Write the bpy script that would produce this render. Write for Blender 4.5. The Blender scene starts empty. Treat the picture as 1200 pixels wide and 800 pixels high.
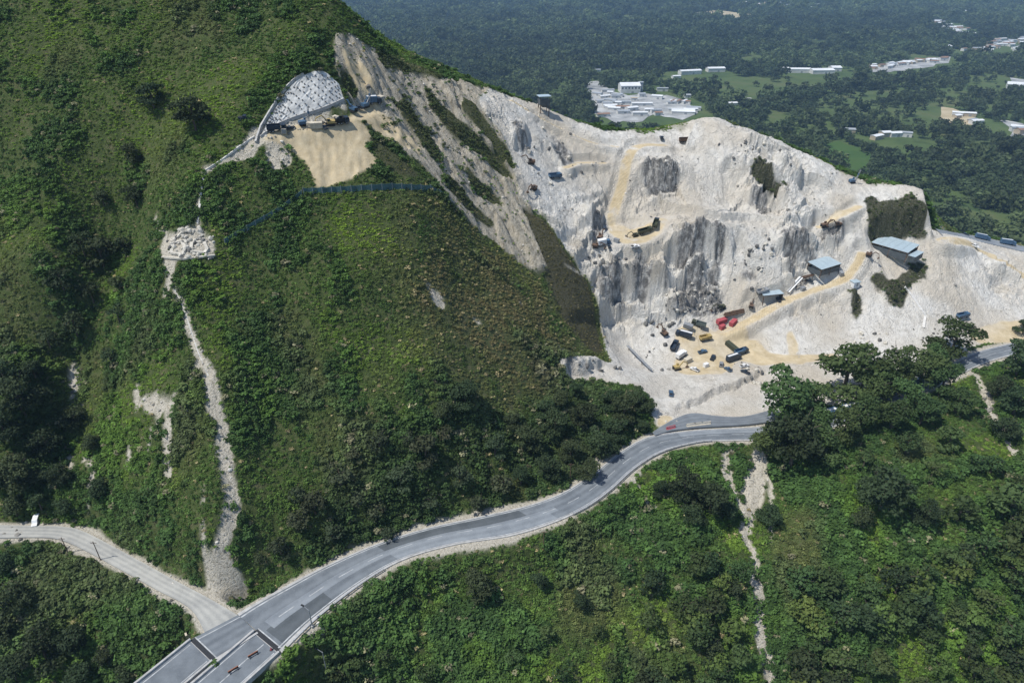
import bpy, bmesh, math, random
import numpy as np
from mathutils import Vector, Matrix

random.seed(7)
rng = np.random.default_rng(11)
SC = bpy.context.scene
COL = SC.collection
R = math.radians

# ------------------------------------------------------------------ camera, sky, sun, exposure
CAM_H, PITCH, FPX = 145.0, R(30.0), 800.0          # metres above the road, tilt below level, focal length for a 1200 px wide photo
cam = bpy.data.objects.new('camera', bpy.data.cameras.new('camera'))
COL.objects.link(cam)
cam.location = (0, 0, CAM_H)
cam.rotation_euler = (math.pi / 2 - PITCH, 0, 0)
cam.data.sensor_width = 36.0
cam.data.lens = 36.0 * FPX / 1200.0
cam.data.clip_start, cam.data.clip_end = 1.0, 60000.0
SC.camera = cam

SUN_ELEV, SUN_AZ = R(61.0), math.atan2(-0.80, -0.30)   # azimuth from +Y towards +X
world = bpy.data.worlds.new('World'); SC.world = world; world.use_nodes = True
wn = world.node_tree
sky = wn.nodes.new('ShaderNodeTexSky'); sky.sky_type = 'NISHITA'; sky.sun_disc = False
sky.sun_elevation = SUN_ELEV; sky.sun_rotation = SUN_AZ; sky.altitude = 800; sky.dust_density = 1.0
wn.links.new(sky.outputs[0], wn.nodes['Background'].inputs[0])
wn.nodes['Background'].inputs[1].default_value = 0.125
sd = bpy.data.lights.new('sun', 'SUN'); sd.energy = 4.1; sd.angle = R(0.53); sd.color = (1.0, 0.955, 0.88)
sun = bpy.data.objects.new('sun', sd); COL.objects.link(sun)
S = Vector((math.sin(SUN_AZ) * math.cos(SUN_ELEV), math.cos(SUN_AZ) * math.cos(SUN_ELEV), math.sin(SUN_ELEV)))
sun.rotation_euler = S.to_track_quat('Z', 'Y').to_euler(); sun.location = (0, 0, 400)
SC.view_settings.view_transform = 'Standard'; SC.view_settings.look = 'None'
SC.view_settings.exposure = 0.15; SC.view_settings.gamma = 1.0; SC.view_settings.use_curve_mapping = False
SC.cycles.max_bounces = 5; SC.cycles.diffuse_bounces = 2; SC.cycles.glossy_bounces = 2
SC.cycles.transmission_bounces = 2; SC.cycles.volume_bounces = 0; SC.cycles.transparent_max_bounces = 6

# ------------------------------------------------------------------ pixel -> direction
CP, SP = math.cos(PITCH), math.sin(PITCH)
def ray(u, v):
    u = np.asarray(u, float); v = np.asarray(v, float)
    yy = (400.0 - v) / FPX
    return np.stack([(u - 600.0) / FPX, CP + yy * SP, -SP + yy * CP], -1)
def Wz(u, v, z):
    d = ray(u, v); t = (z - CAM_H) / d[..., 2]
    return np.stack([d[..., 0] * t, d[..., 1] * t, np.broadcast_to(z, t.shape) * 1.0], -1)
def Wy(u, v, y):
    d = ray(u, v); t = y / d[..., 1]
    return np.array([d[0] * t, y, CAM_H + d[2] * t])
def proj(x, y, z):
    f = y * CP - (z - CAM_H) * SP
    up = y * SP + (z - CAM_H) * CP
    f = np.maximum(f, 1e-3)
    return 600 + FPX * x / f, 400 - FPX * up / f, f

# ------------------------------------------------------------------ noise
def _hash(ix, iy, seed):
    h = (ix.astype(np.int64) * 374761393 + iy.astype(np.int64) * 668265263 + seed * 974634777) & 0xffffffff
    h = ((h ^ (h >> 13)) * 1274126177) & 0xffffffff
    return ((h ^ (h >> 16)) & 0xffff) / 65535.0
def vnoise(x, y, seed=0):
    ix, iy = np.floor(x), np.floor(y); fx, fy = x - ix, y - iy
    fx = fx * fx * (3 - 2 * fx); fy = fy * fy * (3 - 2 * fy)
    a = _hash(ix, iy, seed); b = _hash(ix + 1, iy, seed); c = _hash(ix, iy + 1, seed); d = _hash(ix + 1, iy + 1, seed)
    return (a + (b - a) * fx) * (1 - fy) + (c + (d - c) * fx) * fy
def fbm(x, y, scale, octv=4, seed=0, gain=0.5, ridged=False):
    r = 0; a = 1.0; tot = 0
    ca, sa = math.cos(0.6), math.sin(0.6)
    x = x / scale; y = y / scale
    for i in range(octv):
        n = vnoise(x + 17.3 * i, y - 9.1 * i, seed + i)
        if ridged: n = 1 - np.abs(2 * n - 1)
        r = r + a * n; tot += a; a *= gain
        x, y = (x * ca - y * sa) * 2.03, (x * sa + y * ca) * 2.03
    return r / tot * 2 - 1
def facets(x, y, scale, seed, tilt=0.8):
    # broken rock: every cell of a jittered lattice is a tilted plane at its own level
    x = x / scale; y = y / scale; ix, iy = np.floor(x), np.floor(y)
    best = np.full(x.shape, 9.0); out = np.zeros(x.shape)
    for dx in (-1, 0, 1):
        for dy in (-1, 0, 1):
            cx, cy_ = ix + dx, iy + dy
            ox = x - cx - _hash(cx, cy_, seed); oy = y - cy_ - _hash(cx, cy_, seed + 1)
            d = ox * ox + oy * oy; w = d < best
            val = _hash(cx, cy_, seed + 2) - 0.5 + tilt * (ox * (_hash(cx, cy_, seed + 3) - 0.5) + oy * (_hash(cx, cy_, seed + 4) - 0.5))
            best = np.where(w, d, best); out = np.where(w, val, out)
    return out
def sstep(a, b, x):
    t = np.clip((x - a) / (b - a), 0, 1); return t * t * (3 - 2 * t)

# ------------------------------------------------------------------ roads: both edges traced, unprojected on the roadbed
def densify(pts, step):
    out = []
    for a, b in zip(pts[:-1], pts[1:]):
        n = max(1, int(math.hypot(b[0] - a[0], b[1] - a[1]) / step))
        for i in range(n):
            out.append([a[k] + (b[k] - a[k]) * i / n for k in range(len(a))])
    out.append(list(pts[-1])); return out
def smooth_poly(P, it=2):
    P = np.array(P, float)
    for _ in range(it):
        Q = P.copy(); Q[1:-1] = (P[:-2] + 2 * P[1:-1] + P[2:]) / 4; P = Q
    return P
def resample(P, n):
    P = np.array(P, float); d = np.r_[0, np.cumsum(np.linalg.norm(np.diff(P[:, :2], axis=0), axis=1))]
    s = np.linspace(0, d[-1], n)
    return np.stack([np.interp(s, d, P[:, k]) for k in range(P.shape[1])], -1)
def catmull(P, n=8):
    P = np.array(P, float); out = []
    Q = np.vstack([2 * P[0] - P[1], P, 2 * P[-1] - P[-2]])
    for i in range(1, len(Q) - 2):
        for t in np.linspace(0, 1, n, endpoint=False):
            out.append(0.5 * (2 * Q[i] + (Q[i + 1] - Q[i - 1]) * t + (2 * Q[i - 1] - 5 * Q[i] + 4 * Q[i + 1] - Q[i + 2]) * t * t
                              + (-Q[i - 1] + 3 * Q[i] - 3 * Q[i + 1] + Q[i + 2]) * t ** 3))
    out.append(P[-1]); return np.array(out)
def road_edges(L, Rr, z0, z1, n):
    # L, Rr: matched stations of pixel edges
    out = []
    for E in (L, Rr):
        E = catmull(E, 8)
        m = len(E)
        z = np.linspace(z0, z1, m)
        out.append(Wz(E[:, 0], E[:, 1], z))
    A, B = out
    mid = (A + B) / 2; s = np.r_[0, np.cumsum(np.linalg.norm(np.diff(mid, axis=0), axis=1))]
    q = np.linspace(0, s[-1], n)
    f = lambda M: np.stack([np.interp(q, s, M[:, k]) for k in range(3)], -1)
    return f(A), f(B)
MAIN_L = [(279,720),(300,707),(336,687),(380,664),(440,638),(500,619),(560,606),(620,592),(662,576),(700,551),(728,529),(760,512),(806,505),(850,502),(890,500),(930,494),(985,481),(1050,455),(1110,428),(1150,411),(1205,398)]
MAIN_R = [(329,763),(352,740),(372,722),(420,685),(470,656),(530,638),(598,627),(650,611),(688,593),(716,573),(744,548),(776,529),(818,518),(856,516),(893,515),(938,509),(996,494),(1062,468),(1122,440),(1160,423),(1215,409)]
ROAD_A, ROAD_B = road_edges(MAIN_L, MAIN_R, 0.0, 3.0, 220)
SIDE_L = [(-40,614),(0,614),(40,615),(75,616),(100,622),(150,648),(205,678),(250,702),(284,721)]
SIDE_R = [(-40,631),(0,631),(40,630),(66,632),(92,642),(135,665),(182,691),(222,714),(240,746)]
SIDE_A, SIDE_B = road_edges(SIDE_L, SIDE_R, 4.0, -0.10, 110)
UP_L = [(1104,268),(1125,272),(1150,276),(1175,280),(1200,285),(1240,292)]
UP_R = [(1104,276),(1125,280),(1150,284),(1175,289),(1200,295),(1240,303)]

# ------------------------------------------------------------------ terrain control points
CPTS = []
def cy(u, v, y): CPTS.append(Wy(u, v, y))
def cz(u, v, z): CPTS.append(Wz(u, v, z))
def cw(x, y, z): CPTS.append(np.array([x, y, z], float))
for i in range(0, 220, 10): CPTS.append((ROAD_A[i] + ROAD_B[i]) / 2)
for i in range(0, 100, 10): CPTS.append((SIDE_A[i] + SIDE_B[i]) / 2)
for u, v, y in [
    # left mountain: ridges, gullies, the nose that carries the terrace
    (0,545,152),(0,400,180),(0,290,202),(0,200,224),(0,100,241),(0,0,262),(50,300,191),(20,430,170),(60,500,166),(80,400,187),(130,262,216),(110,330,201),
    (60,200,219),(120,150,231),(100,60,250),(100,0,263),(200,0,262),(300,0,264),(200,100,240),(290,60,246),(180,190,218),(240,200,207),
    (220,272,193),(196,296,187),(245,296,187),(215,335,179),(250,430,161),(265,560,139),(262,660,124),(165,470,161),(150,580,143),(170,380,178),(300,330,187),(310,450,164),(310,570,142),
    (290,182,213),(300,230,204),(380,240,206),(380,340,186),(380,450,166),(380,560,147),(440,300,197),(450,400,181),(450,520,156),
    # pad with the anchored wall above it and the sand bank below
    (315,155,222),(350,149,226),(400,140,232),(425,124,245),(370,216,211),(420,200,219),(445,180,228),(360,86,238),(320,110,232),(392,92,242),(410,35,262),
    # right side of the hill
    (500,228,224),(500,330,199),(500,430,177),(500,540,156),(620,550,166),(620,460,188),(620,380,212),(620,318,236),(560,560,157),(560,450,181),(560,340,212),
    (700,490,189),(700,418,222),(745,455,207),(690,335,249),(655,285,251),(660,432,207),(720,440,213),
    (560,200,262),(460,130,250),(500,150,264),(560,250,244),(620,250,262),(600,150,291),(520,100,286),(520,180,256),
    # skyline
    (395,0,272),(410,34,270),(470,70,290),(520,90,296),(575,105,310),(640,130,320),(700,155,320),(722,161,320),(760,158,325),(800,151,330),(830,137,332),(870,150,330),
    (940,180,320),(985,205,313),(1012,222,308),(1060,225,302),(1094,235,298),(1110,268,300),(1200,287,312),
    # quarry
    (740,272,281),(715,262,281),(770,258,283),(742,293,267),(768,276,272),(712,296,264),(740,372,253),(700,350,250),(790,375,252),(820,266,278),(790,268,277),(850,264,279),(820,345,263),(850,342,264),(850,240,298),(900,246,293),(905,264,281),(780,238,294),(770,230,295),(775,192,305),(745,190,308),(760,176,316),(800,172,322),(830,166,318),(840,188,310),(812,146,331),(795,158,326),
    (660,200,293),(690,250,279),(650,160,310),(690,300,264),(720,400,241),(875,300,272),(870,365,257),(900,200,305),(935,292,276),(930,266,283),
    (1000,250,292),(960,240,298),(968,312,275),(945,322,271),(995,318,273),(1048,292,284),(1025,290,283),(1080,292,284),(1000,345,264),(1090,330,268),(1080,390,247),(1000,385,251),(950,410,240),(1150,330,276),(1150,392,251),(1200,340,277),
    # outside the frame
    (1350,300,320),(1350,400,250),(-150,0,262),(-150,300,202),(-150,610,141)]: cy(u, v, y)
for u, v, z in [(830,410,2),(790,410,2),(880,405,2),(780,470,1.6),(830,450,1.6),(880,455,1.6),(760,440,2.5),(930,425,2.2),(800,492,2.2),
    (600,700,-11),(600,800,-21),(450,760,-12),(450,800,-18),(700,660,-8),(700,800,-26),(780,600,-4),(800,700,-17),(830,560,-2),(880,600,-9),(880,700,-20),(900,800,-35),(1000,640,-10),(1000,720,-22),(1020,800,-36),
    (960,560,0),(1080,520,1),(1150,600,-6),(1150,480,1),(1150,700,-22),(1150,800,-40),(1350,480,4),(1350,600,-5),(1350,800,-40),
    (60,700,-6),(100,700,-7),(100,800,-22),(20,720,-12),(0,800,-24),(200,750,-8),(170,770,-13),(-150,700,-6),(-150,800,-20),(215,730,-3),
    (330,800,-26),(300,800,-30),(250,830,-34),(345,775,-6),(390,742,-3),(200,840,-34),
    (600,900,-36),(800,900,-42),(1000,900,-50),(1200,900,-55),(400,900,-42),(200,900,-44),(0,900,-40),(-200,900,-36)]: cz(u, v, z)
for p in [(-250,320,172),(-150,325,165),(-62,325,112),(-250,430,120),(-130,420,95),(-40,400,55),(40,385,32),(110,390,30),(180,390,5),(240,370,-14),(330,380,-28),
          (-250,600,0),(-80,560,-20),(60,540,-60),(200,540,-75),(400,540,-85),(0,720,-150),(250,720,-150),(500,700,-150),(600,500,-80),(700,300,-20),(-250,750,-120)]: cw(*p)
CPTS = np.array(CPTS)
def mq(a, b, c=8.0):
    return np.sqrt(((a[:, None, :2] - b[None, :, :2]) ** 2).sum(-1) + c * c)
Kmat = mq(CPTS, CPTS)
n = len(CPTS)
A_ = np.zeros((n + 1, n + 1)); A_[:n, :n] = Kmat - np.eye(n) * 1.0; A_[:n, n] = 1; A_[n, :n] = 1
coef = np.linalg.solve(A_, np.r_[CPTS[:, 2], 0])

STEP = 0.56
xs = np.r_[-250 - np.cumsum(1.0 * 1.17 ** np.arange(28))[::-1], np.arange(-250, 262, STEP), 262 + np.cumsum(1.0 * 1.15 ** np.arange(34))]
ys = np.r_[60 + np.arange(0, 30, 1.5), np.arange(90, 336, STEP), 336 + np.cumsum(0.9 * 1.07 ** np.arange(50))]
GX, GY = np.meshgrid(xs, ys)
P2 = np.stack([GX.ravel(), GY.ravel()], -1)
Z = np.empty(len(P2))
for i in range(0, len(P2), 20000):
    q = P2[i:i + 20000]
    Z[i:i + 20000] = np.sqrt(((q[:, None, :] - CPTS[None, :, :2]) ** 2).sum(-1) + 64.0) @ coef[:n] + coef[n]
Z = Z.reshape(GX.shape)
VALLEY_Z = -150.0
Z = np.where(GY > 345, Z - sstep(420, 760, GY) * 20, Z)

def hlook(Zg, x, y):
    x = np.clip(np.asarray(x, float), xs[0], xs[-1] - 1e-6); y = np.clip(np.asarray(y, float), ys[0], ys[-1] - 1e-6)
    i = np.searchsorted(xs, x, side='right') - 1; j = np.searchsorted(ys, y, side='right') - 1
    fx = (x - xs[i]) / (xs[i + 1] - xs[i]); fy = (y - ys[j]) / (ys[j + 1] - ys[j])
    return (Zg[j, i] * (1 - fx) + Zg[j, i + 1] * fx) * (1 - fy) + (Zg[j + 1, i] * (1 - fx) + Zg[j + 1, i + 1] * fx) * fy
def cast(u, v, Zg=None):
    """follow each pixel's ray until it meets the terrain; returns points and hit flags"""
    Zg = Z if Zg is None else Zg
    u = np.atleast_1d(np.asarray(u, float)); v = np.atleast_1d(np.asarray(v, float))
    d = ray(u, v); d = d / d[:, 1:2]                    # parametrised by y
    Y = np.arange(62, 520, 1.0)
    out = np.zeros((len(u), 3)); ok = np.zeros(len(u), bool)
    for k in range(0, len(u), 400):
        dd = d[k:k + 400]
        X = dd[:, 0:1] * Y; ZZ = CAM_H + dd[:, 2:3] * Y
        below = ZZ < hlook(Zg, X, np.broadcast_to(Y, X.shape))
        hit = below.any(1); j = below.argmax(1)
        lo = Y[np.maximum(j - 1, 0)]; hi = Y[j]
        for _ in range(8):
            m = (lo + hi) / 2
            b = CAM_H + dd[:, 2] * m < hlook(Zg, dd[:, 0] * m, m)
            hi = np.where(b, m, hi); lo = np.where(b, lo, m)
        out[k:k + 400] = np.stack([dd[:, 0] * hi, hi, CAM_H + dd[:, 2] * hi], -1); ok[k:k + 400] = hit
    return out, ok
def castpoly(poly, closed=True):
    pts = densify(list(poly) + ([poly[0]] if closed else []), 6)
    u = np.array([p[0] for p in pts]); v = np.array([p[1] for p in pts], float)
    P, ok = cast(u, v)
    for _ in range(25):
        bad = ~ok | (P[:, 1] > 345)
        if not bad.any(): break
        v[bad] += 2.0
        Pn, okn = cast(u[bad], v[bad]); P[bad] = Pn; ok[bad] = okn
    return P[ok]
def polymask(poly):
    P = castpoly(poly)[:, :2]
    m = np.zeros(GX.shape, bool)
    i0, i1 = np.searchsorted(xs, [P[:, 0].min(), P[:, 0].max()]); j0, j1 = np.searchsorted(ys, [P[:, 1].min(), P[:, 1].max()])
    sx, sy = GX[j0:j1, i0:i1], GY[j0:j1, i0:i1]
    ins = np.zeros(sx.shape, bool); q = P[-1]
    for p in P:
        c = (p[1] > sy) != (q[1] > sy)
        if c.any():
            ins ^= c & (sx < (q[0] - p[0]) * (sy - p[1]) / (q[1] - p[1] + 1e-12) + p[0])
        q = p
    m[j0:j1, i0:i1] = ins
    return m
def linemask(line):
    """line of (u, v, width_px) draped on the terrain; soft 0..1"""
    pts = densify(line, 5)
    P, ok = cast([p[0] for p in pts], [p[1] for p in pts])
    m = np.zeros(GX.shape)
    for p, pt, o in zip(P, pts, ok):
        if not o: continue
        r = pt[2] * 0.5 * proj(*p)[2] / FPX
        i0, i1 = np.searchsorted(xs, [p[0] - 2 * r - 1, p[0] + 2 * r + 1]); j0, j1 = np.searchsorted(ys, [p[1] - 2.5 * r - 1, p[1] + 2.5 * r + 1])
        d = np.hypot(GX[j0:j1, i0:i1] - p[0], (GY[j0:j1, i0:i1] - p[1]) / 1.25)
        m[j0:j1, i0:i1] = np.maximum(m[j0:j1, i0:i1], 1 - sstep(0.6 * r, 1.5 * r, d))
    return m
def blur(m, k):
    m = m.astype(float)
    for ax in (0, 1):
        for _ in range(2):
            p = np.concatenate([np.repeat(np.take(m, [0], ax), k + 1, ax), m, np.repeat(np.take(m, [-1], ax), k, ax)], ax)
            c = np.cumsum(p, ax); n_ = m.shape[ax]; w = 2 * k + 1
            m = (np.take(c, range(w, w + n_), ax) - np.take(c, range(0, n_), ax)) / w
    return m
EDGE = fbm(GX, GY, 7.0, 4, 40)
def ragged(m, k=3, amp=0.55):
    b = blur(m, k)
    return sstep(0.35, 0.65, b + EDGE * amp * 4 * b * (1 - b))

# ------------------------------------------------------------------ what the ground is made of, zone by zone
def union(polys, k=3, amp=0.55):
    m = np.zeros(GX.shape, bool)
    for p in polys: m |= polymask(p)
    return ragged(m, k, amp)
def lines(ls): 
    m = np.zeros(GX.shape)
    for l in ls: m = np.maximum(m, linemask(l))
    return m
QUARRY = union([
    [(575,104),(640,131),(700,157),(722,164),(760,161),(800,154),(815,142),(840,138),(870,152),(940,182),(985,207),(1012,224),(1060,227),(1094,237),(1110,270),(1140,279),(1200,296),(1260,310),(1260,396),(1200,396),
     (1150,404),(1110,420),(1050,446),(985,472),(930,482),(880,488),(800,497),(766,500),(764,470),(748,452),(716,425),(708,400),(700,360),(688,325),(664,290),(640,255),(610,235),(602,190),(585,150),(560,122)],
    [(652,428),(660,419),(690,418),(712,422),(738,432),(742,450),(722,452),(700,442),(668,441)]], 2, 0.5)
# the bare rock wraps over the crest
Qc = QUARRY.copy()
for k in range(1, 24):
    sh = np.zeros_like(Qc); sh[k:] = Qc[:-k]
    QUARRY = np.maximum(QUARRY, sh * (GX > 0) * (GX < 300) * (GY > 292) * (GY < 345) * sstep(-8, 6, EDGE * 10 + 14 - k * 0.9))
STREAK = union([[(392,38),(412,42),(440,62),(470,76),(520,94),(577,106),(600,150),(606,190),(622,238),(645,312),(634,318),(612,308),(560,268),(524,232),(500,200),(472,176),(446,150),(420,132),(408,110),(392,78)]], 2, 0.6)
VEGSTRIP = union([
    [(497,103),(517,125),(545,148),(588,186),(603,210),(588,205),(557,182),(525,155),(508,133)], [(541,115),(555,120),(575,150),(598,173),(603,195),(585,182),(558,148),(541,127)],
    [(465,122),(480,135),(500,155),(516,180),(518,195),(506,187),(488,160),(470,136)], [(545,195),(565,212),(587,234),(589,243),(570,238),(551,215)],
    [(520,205),(535,215),(560,245),(580,262),(575,268),(545,245),(524,222)], [(610,240),(640,258),(688,330),(700,375),(706,410),(690,410),(668,370),(640,310),(622,270)],
    [(397,82),(412,88),(420,108),(410,112),(400,98)], [(440,62),(470,74),(520,92),(517,97),(470,86),(450,82)], [(470,128),(480,122),(492,150),(486,152)],
    [(428,160),(445,165),(470,185),(492,205),(470,205),(445,190),(440,180)]], 1, 0.7)
PADPOLY = [(306,163),(330,150),(370,140),(405,132),(440,118),(452,122),(440,135),(405,147),(370,154),(340,160),(310,170)]
TAN = np.maximum.reduce([union([
    [(316,168),(345,155),(400,146),(424,148),(440,164),(428,172),(444,186),(420,204),(392,212),(372,220),(364,198),(345,176)],
    [(408,134),(440,128),(475,155),(500,180),(490,182),(455,164),(430,150)], [(402,62),(416,66),(441,102),(436,113),(425,110),(407,82)], PADPOLY,
    [(795,384),(822,376),(845,388),(872,384),(884,398),(898,413),(930,416),(968,416),(944,427),(890,428),(866,422),(848,440),(800,438),(788,425),(806,410),(792,398)],
    [(921,388),(928,387),(936,402),(937,414),(923,415)], [(1130,392),(1165,378),(1200,376),(1250,380),(1250,396),(1150,403)], [(960,262),(985,248),(1005,240),(1000,252),(975,268)],
    [(735,280),(718,275),(716,255),(740,272),(770,262),(776,268),(755,285)], [(765,505),(792,488),(770,486)], [(250,698),(268,684),(292,700),(300,712),(270,718)]], 2, 0.5)])
TAN = np.clip(TAN, 0, 1)
DARK = union([
    [(735,315),(752,306),(766,308),(770,326),(757,350),(747,346),(738,330)], [(694,327),(712,320),(736,318),(738,340),(734,360),(720,366),(702,352)], [(775,320),(787,315),(791,335),(779,338)],
    [(778,304),(795,285),(822,268),(826,282),(812,300),(800,302)], [(793,346),(803,316),(826,304),(829,330),(812,344)], [(828,268),(846,264),(856,283),(845,312),(838,302),(832,284)],
    [(745,204),(760,191),(790,196),(796,214),(780,229),(760,221)], [(909,281),(930,276),(962,300),(950,306),(926,306)], [(868,318),(892,315),(886,338),(872,336)],
    [(694,262),(706,248),(716,238),(712,264),(698,277)], [(780,347),(830,341),(852,350),(842,361),(800,366),(786,358)], [(642,152),(664,176),(676,196),(664,200),(650,180)],
    [(832,310),(846,309),(842,336),(834,330)], [(600,150),(612,142),(616,165),(606,178)], [(690,196),(716,180),(712,192),(698,206)], [(920,300),(945,318),(925,322),(915,310)],
    [(656,432),(664,420),(676,420),(672,434)], [(765,355),(792,350),(800,362),(772,368)], [(960,272),(985,268),(988,282),(968,284)], [(870,222),(900,228),(905,245),(880,250)]], 3, 1.0)
MOSS = union([
    [(871,198),(895,191),(905,206),(923,221),(914,236),(900,238),(885,226),(876,210)], [(1015,238),(1028,236),(1034,250),(1040,238),(1066,238),(1084,248),(1090,282),(1082,286),(1078,266),(1068,262),(1060,276),(1045,279),(1026,282),(1017,262)],
    [(979,341),(996,334),(1015,345),(1011,375),(1000,372),(990,350)], [(1020,322),(1045,324),(1070,306),(1092,304),(1086,325),(1062,340),(1051,365),(1040,361),(1030,340)],
    [(700,325),(705,322),(708,340),(702,345)], [(722,322),(734,320),(735,332),(724,336)], [(1000,375),(1012,372),(1012,382),(1003,384)]], 3, 1.3)
SCAR = np.maximum(lines([
    [(200,318,6),(198,330,8),(190,348,4)], [(205,338,6),(214,358,5),(222,385,8),(234,415,9),(246,440,12),(250,465,15),(256,495,17),(262,525,14),(268,560,15),(272,590,14),(264,630,10),(260,660,11),(262,692,26),(282,702,16)],
    [(240,570,4),(238,610,4),(240,650,5),(244,690,8)], [(85,430,9),(88,452,12),(86,464,8)], [(159,454,8),(161,472,9)], [(168,466,9),(184,472,15),(204,466,10)], [(186,478,8),(184,500,6)], [(197,486,9),(196,515,10),(197,545,8),(198,562,6)],
    [(76,524,7),(80,540,7),(84,556,7)], [(96,470,4),(92,488,4)], [(150,520,4),(152,545,5)], [(215,470,4),(218,490,5)], [(228,430,6),(222,450,6)], [(140,600,4),(136,620,4)], [(176,500,5),(174,525,5)], [(100,538,8),(110,548,7),(106,570,6),(102,590,4)], [(500,330,3),(508,346,8),(516,352,9)], [(548,365,2),(562,378,5)], [(436,406,4),(435,415,6)], [(606,530,5),(608,545,5)], [(44,400,4),(47,408,3)],
    [(855,518,10),(851,545,13),(854,568,12),(866,596,10)], [(890,528,12),(888,552,20),(882,578,22),(875,605,18),(871,634,11)], [(903,560,5),(905,590,4),(904,640,3)], [(876,630,7),(884,655,8),(886,675,10),(885,690,14),(890,715,18),(891,740,16),(897,765,14),(905,800,13),(912,840,13)],
    [(1145,440,6),(1157,465,11),(1165,490,7),(1180,512,8),(1195,540,9),(1205,560,8)], [(180,257,4),(195,276,8)], [(240,196,5),(236,225,4),(232,262,5)], [(300,158,12),(290,172,14),(268,186,5),(242,200,6)], [(735,560,4),(770,595,4)], [(676,612,6),(690,604,5)],
    [(650,405,3),(668,412,4)], [(608,350,3),(612,362,4)], [(660,306,3),(682,318,4)], [(735,498,7),(716,520,7),(690,545,7)], [(380,744,7),(350,768,8)], [(640,618,4),(600,634,4)], [(420,660,5),(380,680,4)], [(725,575,8),(750,556,6)]]),
    union([[(186,296),(196,276),(214,266),(240,268),(250,282),(252,300),(228,302),(200,303)], [(193,303),(204,303),(203,322),(195,322)], [(318,168),(335,172),(345,190),(325,198),(310,185)], [(298,170),(316,136),(344,92),(372,80),(398,96),(410,116),(405,142),(340,162)]], 1, 0.6))
scar_rag = fbm(GX, GY, 4.5, 5, 61, gain=0.65)
SCAR = blur(SCAR, 1); SCAR = sstep(0.26, 0.60, SCAR + (scar_rag * 0.95 + 0.55 * fbm(GX, GY, 13, 2, 62) - 0.05) * SCAR)
# plant cover colour zones
BROWN = blur(polymask([(480,240),(520,232),(620,310),(650,320),(706,410),(700,440),(650,470),(560,490),(500,430),(465,340)]), 20)
LIME = blur(polymask([(395,238),(440,232),(455,262),(482,282),(470,302),(430,296),(380,262)]), 3) + 0.85 * blur(polymask([(0,0),(388,0),(330,90),(260,110),(200,200),(150,190),(60,330),(0,420)]), 10) * np.clip(0.25 + 1.7 * fbm(GX, GY, 26, 4, 77), 0, 1)
LIME = np.clip(LIME + 0.5 * sstep(0.15, 0.5, fbm(GX, GY, 18, 3, 78)), 0, 1)
OLIVE = blur(polymask([(610,240),(640,258),(688,330),(706,410),(690,410),(660,370),(630,300)]), 2)
SHADEFOREST = blur(polymask([(0,420),(60,410),(75,520),(60,605),(0,612)]), 6) + blur(polymask([(330,640),(380,570),(440,510),(520,500),(620,480),(700,450),(760,470),(740,510),(690,565),(600,590),(480,620),(400,655)]), 6)  # ridge shade tinted into the left wood; second patch is dark bushes

# ------------------------------------------------------------------ relief
rockish = np.clip(QUARRY + STREAK, 0, 1) * (1 - VEGSTRIP)
slope = np.hypot(*np.gradient(Z, ys, xs))
steep = sstep(0.45, 1.0, slope)
vegw = 1 - rockish
core = sstep(60, 95, GY)
relief = vegw * (fbm(GX, GY, 34, 4, 1) * 3.0 + fbm(GX, GY, 6, 3, 2) * 0.7) * sstep(0.1, 0.5, slope)
rk = (fbm(GX, GY, 22, 3, 5, ridged=True) - 0.2) * 2.2 + (fbm(GX, GY * 0.7, 7.5, 4, 9, ridged=True)) * 1.3 + fbm(GX, GY, 1.7, 2, 13) * 0.42
relief = relief + QUARRY * (rk * (0.10 + 0.55 * steep)) * (1 - 0.85 * TAN)
# rills that run down the fall line of the bare slopes
relief = relief + STREAK * (1 - VEGSTRIP) * (fbm(GX + 0.9 * GY, GY * 0.14, 4.5, 3, 21, ridged=True) * 1.1 + fbm(GX, GY, 2.0, 2, 22) * 0.3)
relief = relief + DARK * (fbm(GX, GY * 0.35, 2.4, 3, 31, ridged=True) * 1.3) * steep - SCAR * vegw * 0.5
relief = relief + QUARRY * (1 - TAN) * sstep(4, 9, Z) * fbm(GX + 0.25 * GY, GY * 0.2, 4.0, 3, 25, ridged=True) * 0.22
relief = relief + STREAK * (1 - VEGSTRIP) * (facets(GX + .5 * GY, GY * .5, 5.0, 27) * 1.8 + facets(GX, GY, 2.0, 28) * 0.6)
relief = relief + SCAR * vegw * facets(GX, GY, 2.2, 29) * 1.0
relief = relief + TAN * (1 - QUARRY) * sstep(.3, .6, slope) * fbm(GX + .2 * GY, GY * .3, 3.8, 3, 26, ridged=True) * 0.9
relief = relief + TAN * STREAK * fbm(GX, GY, 1.6, 2, 23) * 0.15
relief *= sstep(262 + 200, 262, np.abs(GX))
def nearest_road(A, B, pad, drop, Zg):
    mid = (A + B) / 2; hw = np.linalg.norm(A[:, :2] - B[:, :2], axis=1) / 2
    best = np.full(GX.shape, 1e9); zr = np.zeros(GX.shape)
    for m, h in zip(mid, hw):
        i0, i1 = np.searchsorted(xs, [m[0] - h - pad, m[0] + h + pad]); j0, j1 = np.searchsorted(ys, [m[1] - h - pad, m[1] + h + pad])
        d = np.hypot(GX[j0:j1, i0:i1] - m[0], GY[j0:j1, i0:i1] - m[1]) - h
        b = best[j0:j1, i0:i1]; w = d < b
        b[w] = d[w]; zr[j0:j1, i0:i1][w] = m[2]
    w = 1 - sstep(0.8, pad * 0.9, best)
    return np.where(w > 0, Zg * (1 - w) + (zr - drop) * w, Zg), best
wx = GX + 2.2 * fbm(GX, GY, 9, 3, 56); wy = GY + 2.2 * fbm(GX, GY, 9, 3, 57)
tq = (Z + 8.0 * fbm(GX, GY, 36, 4, 51)) / 10.0
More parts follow.
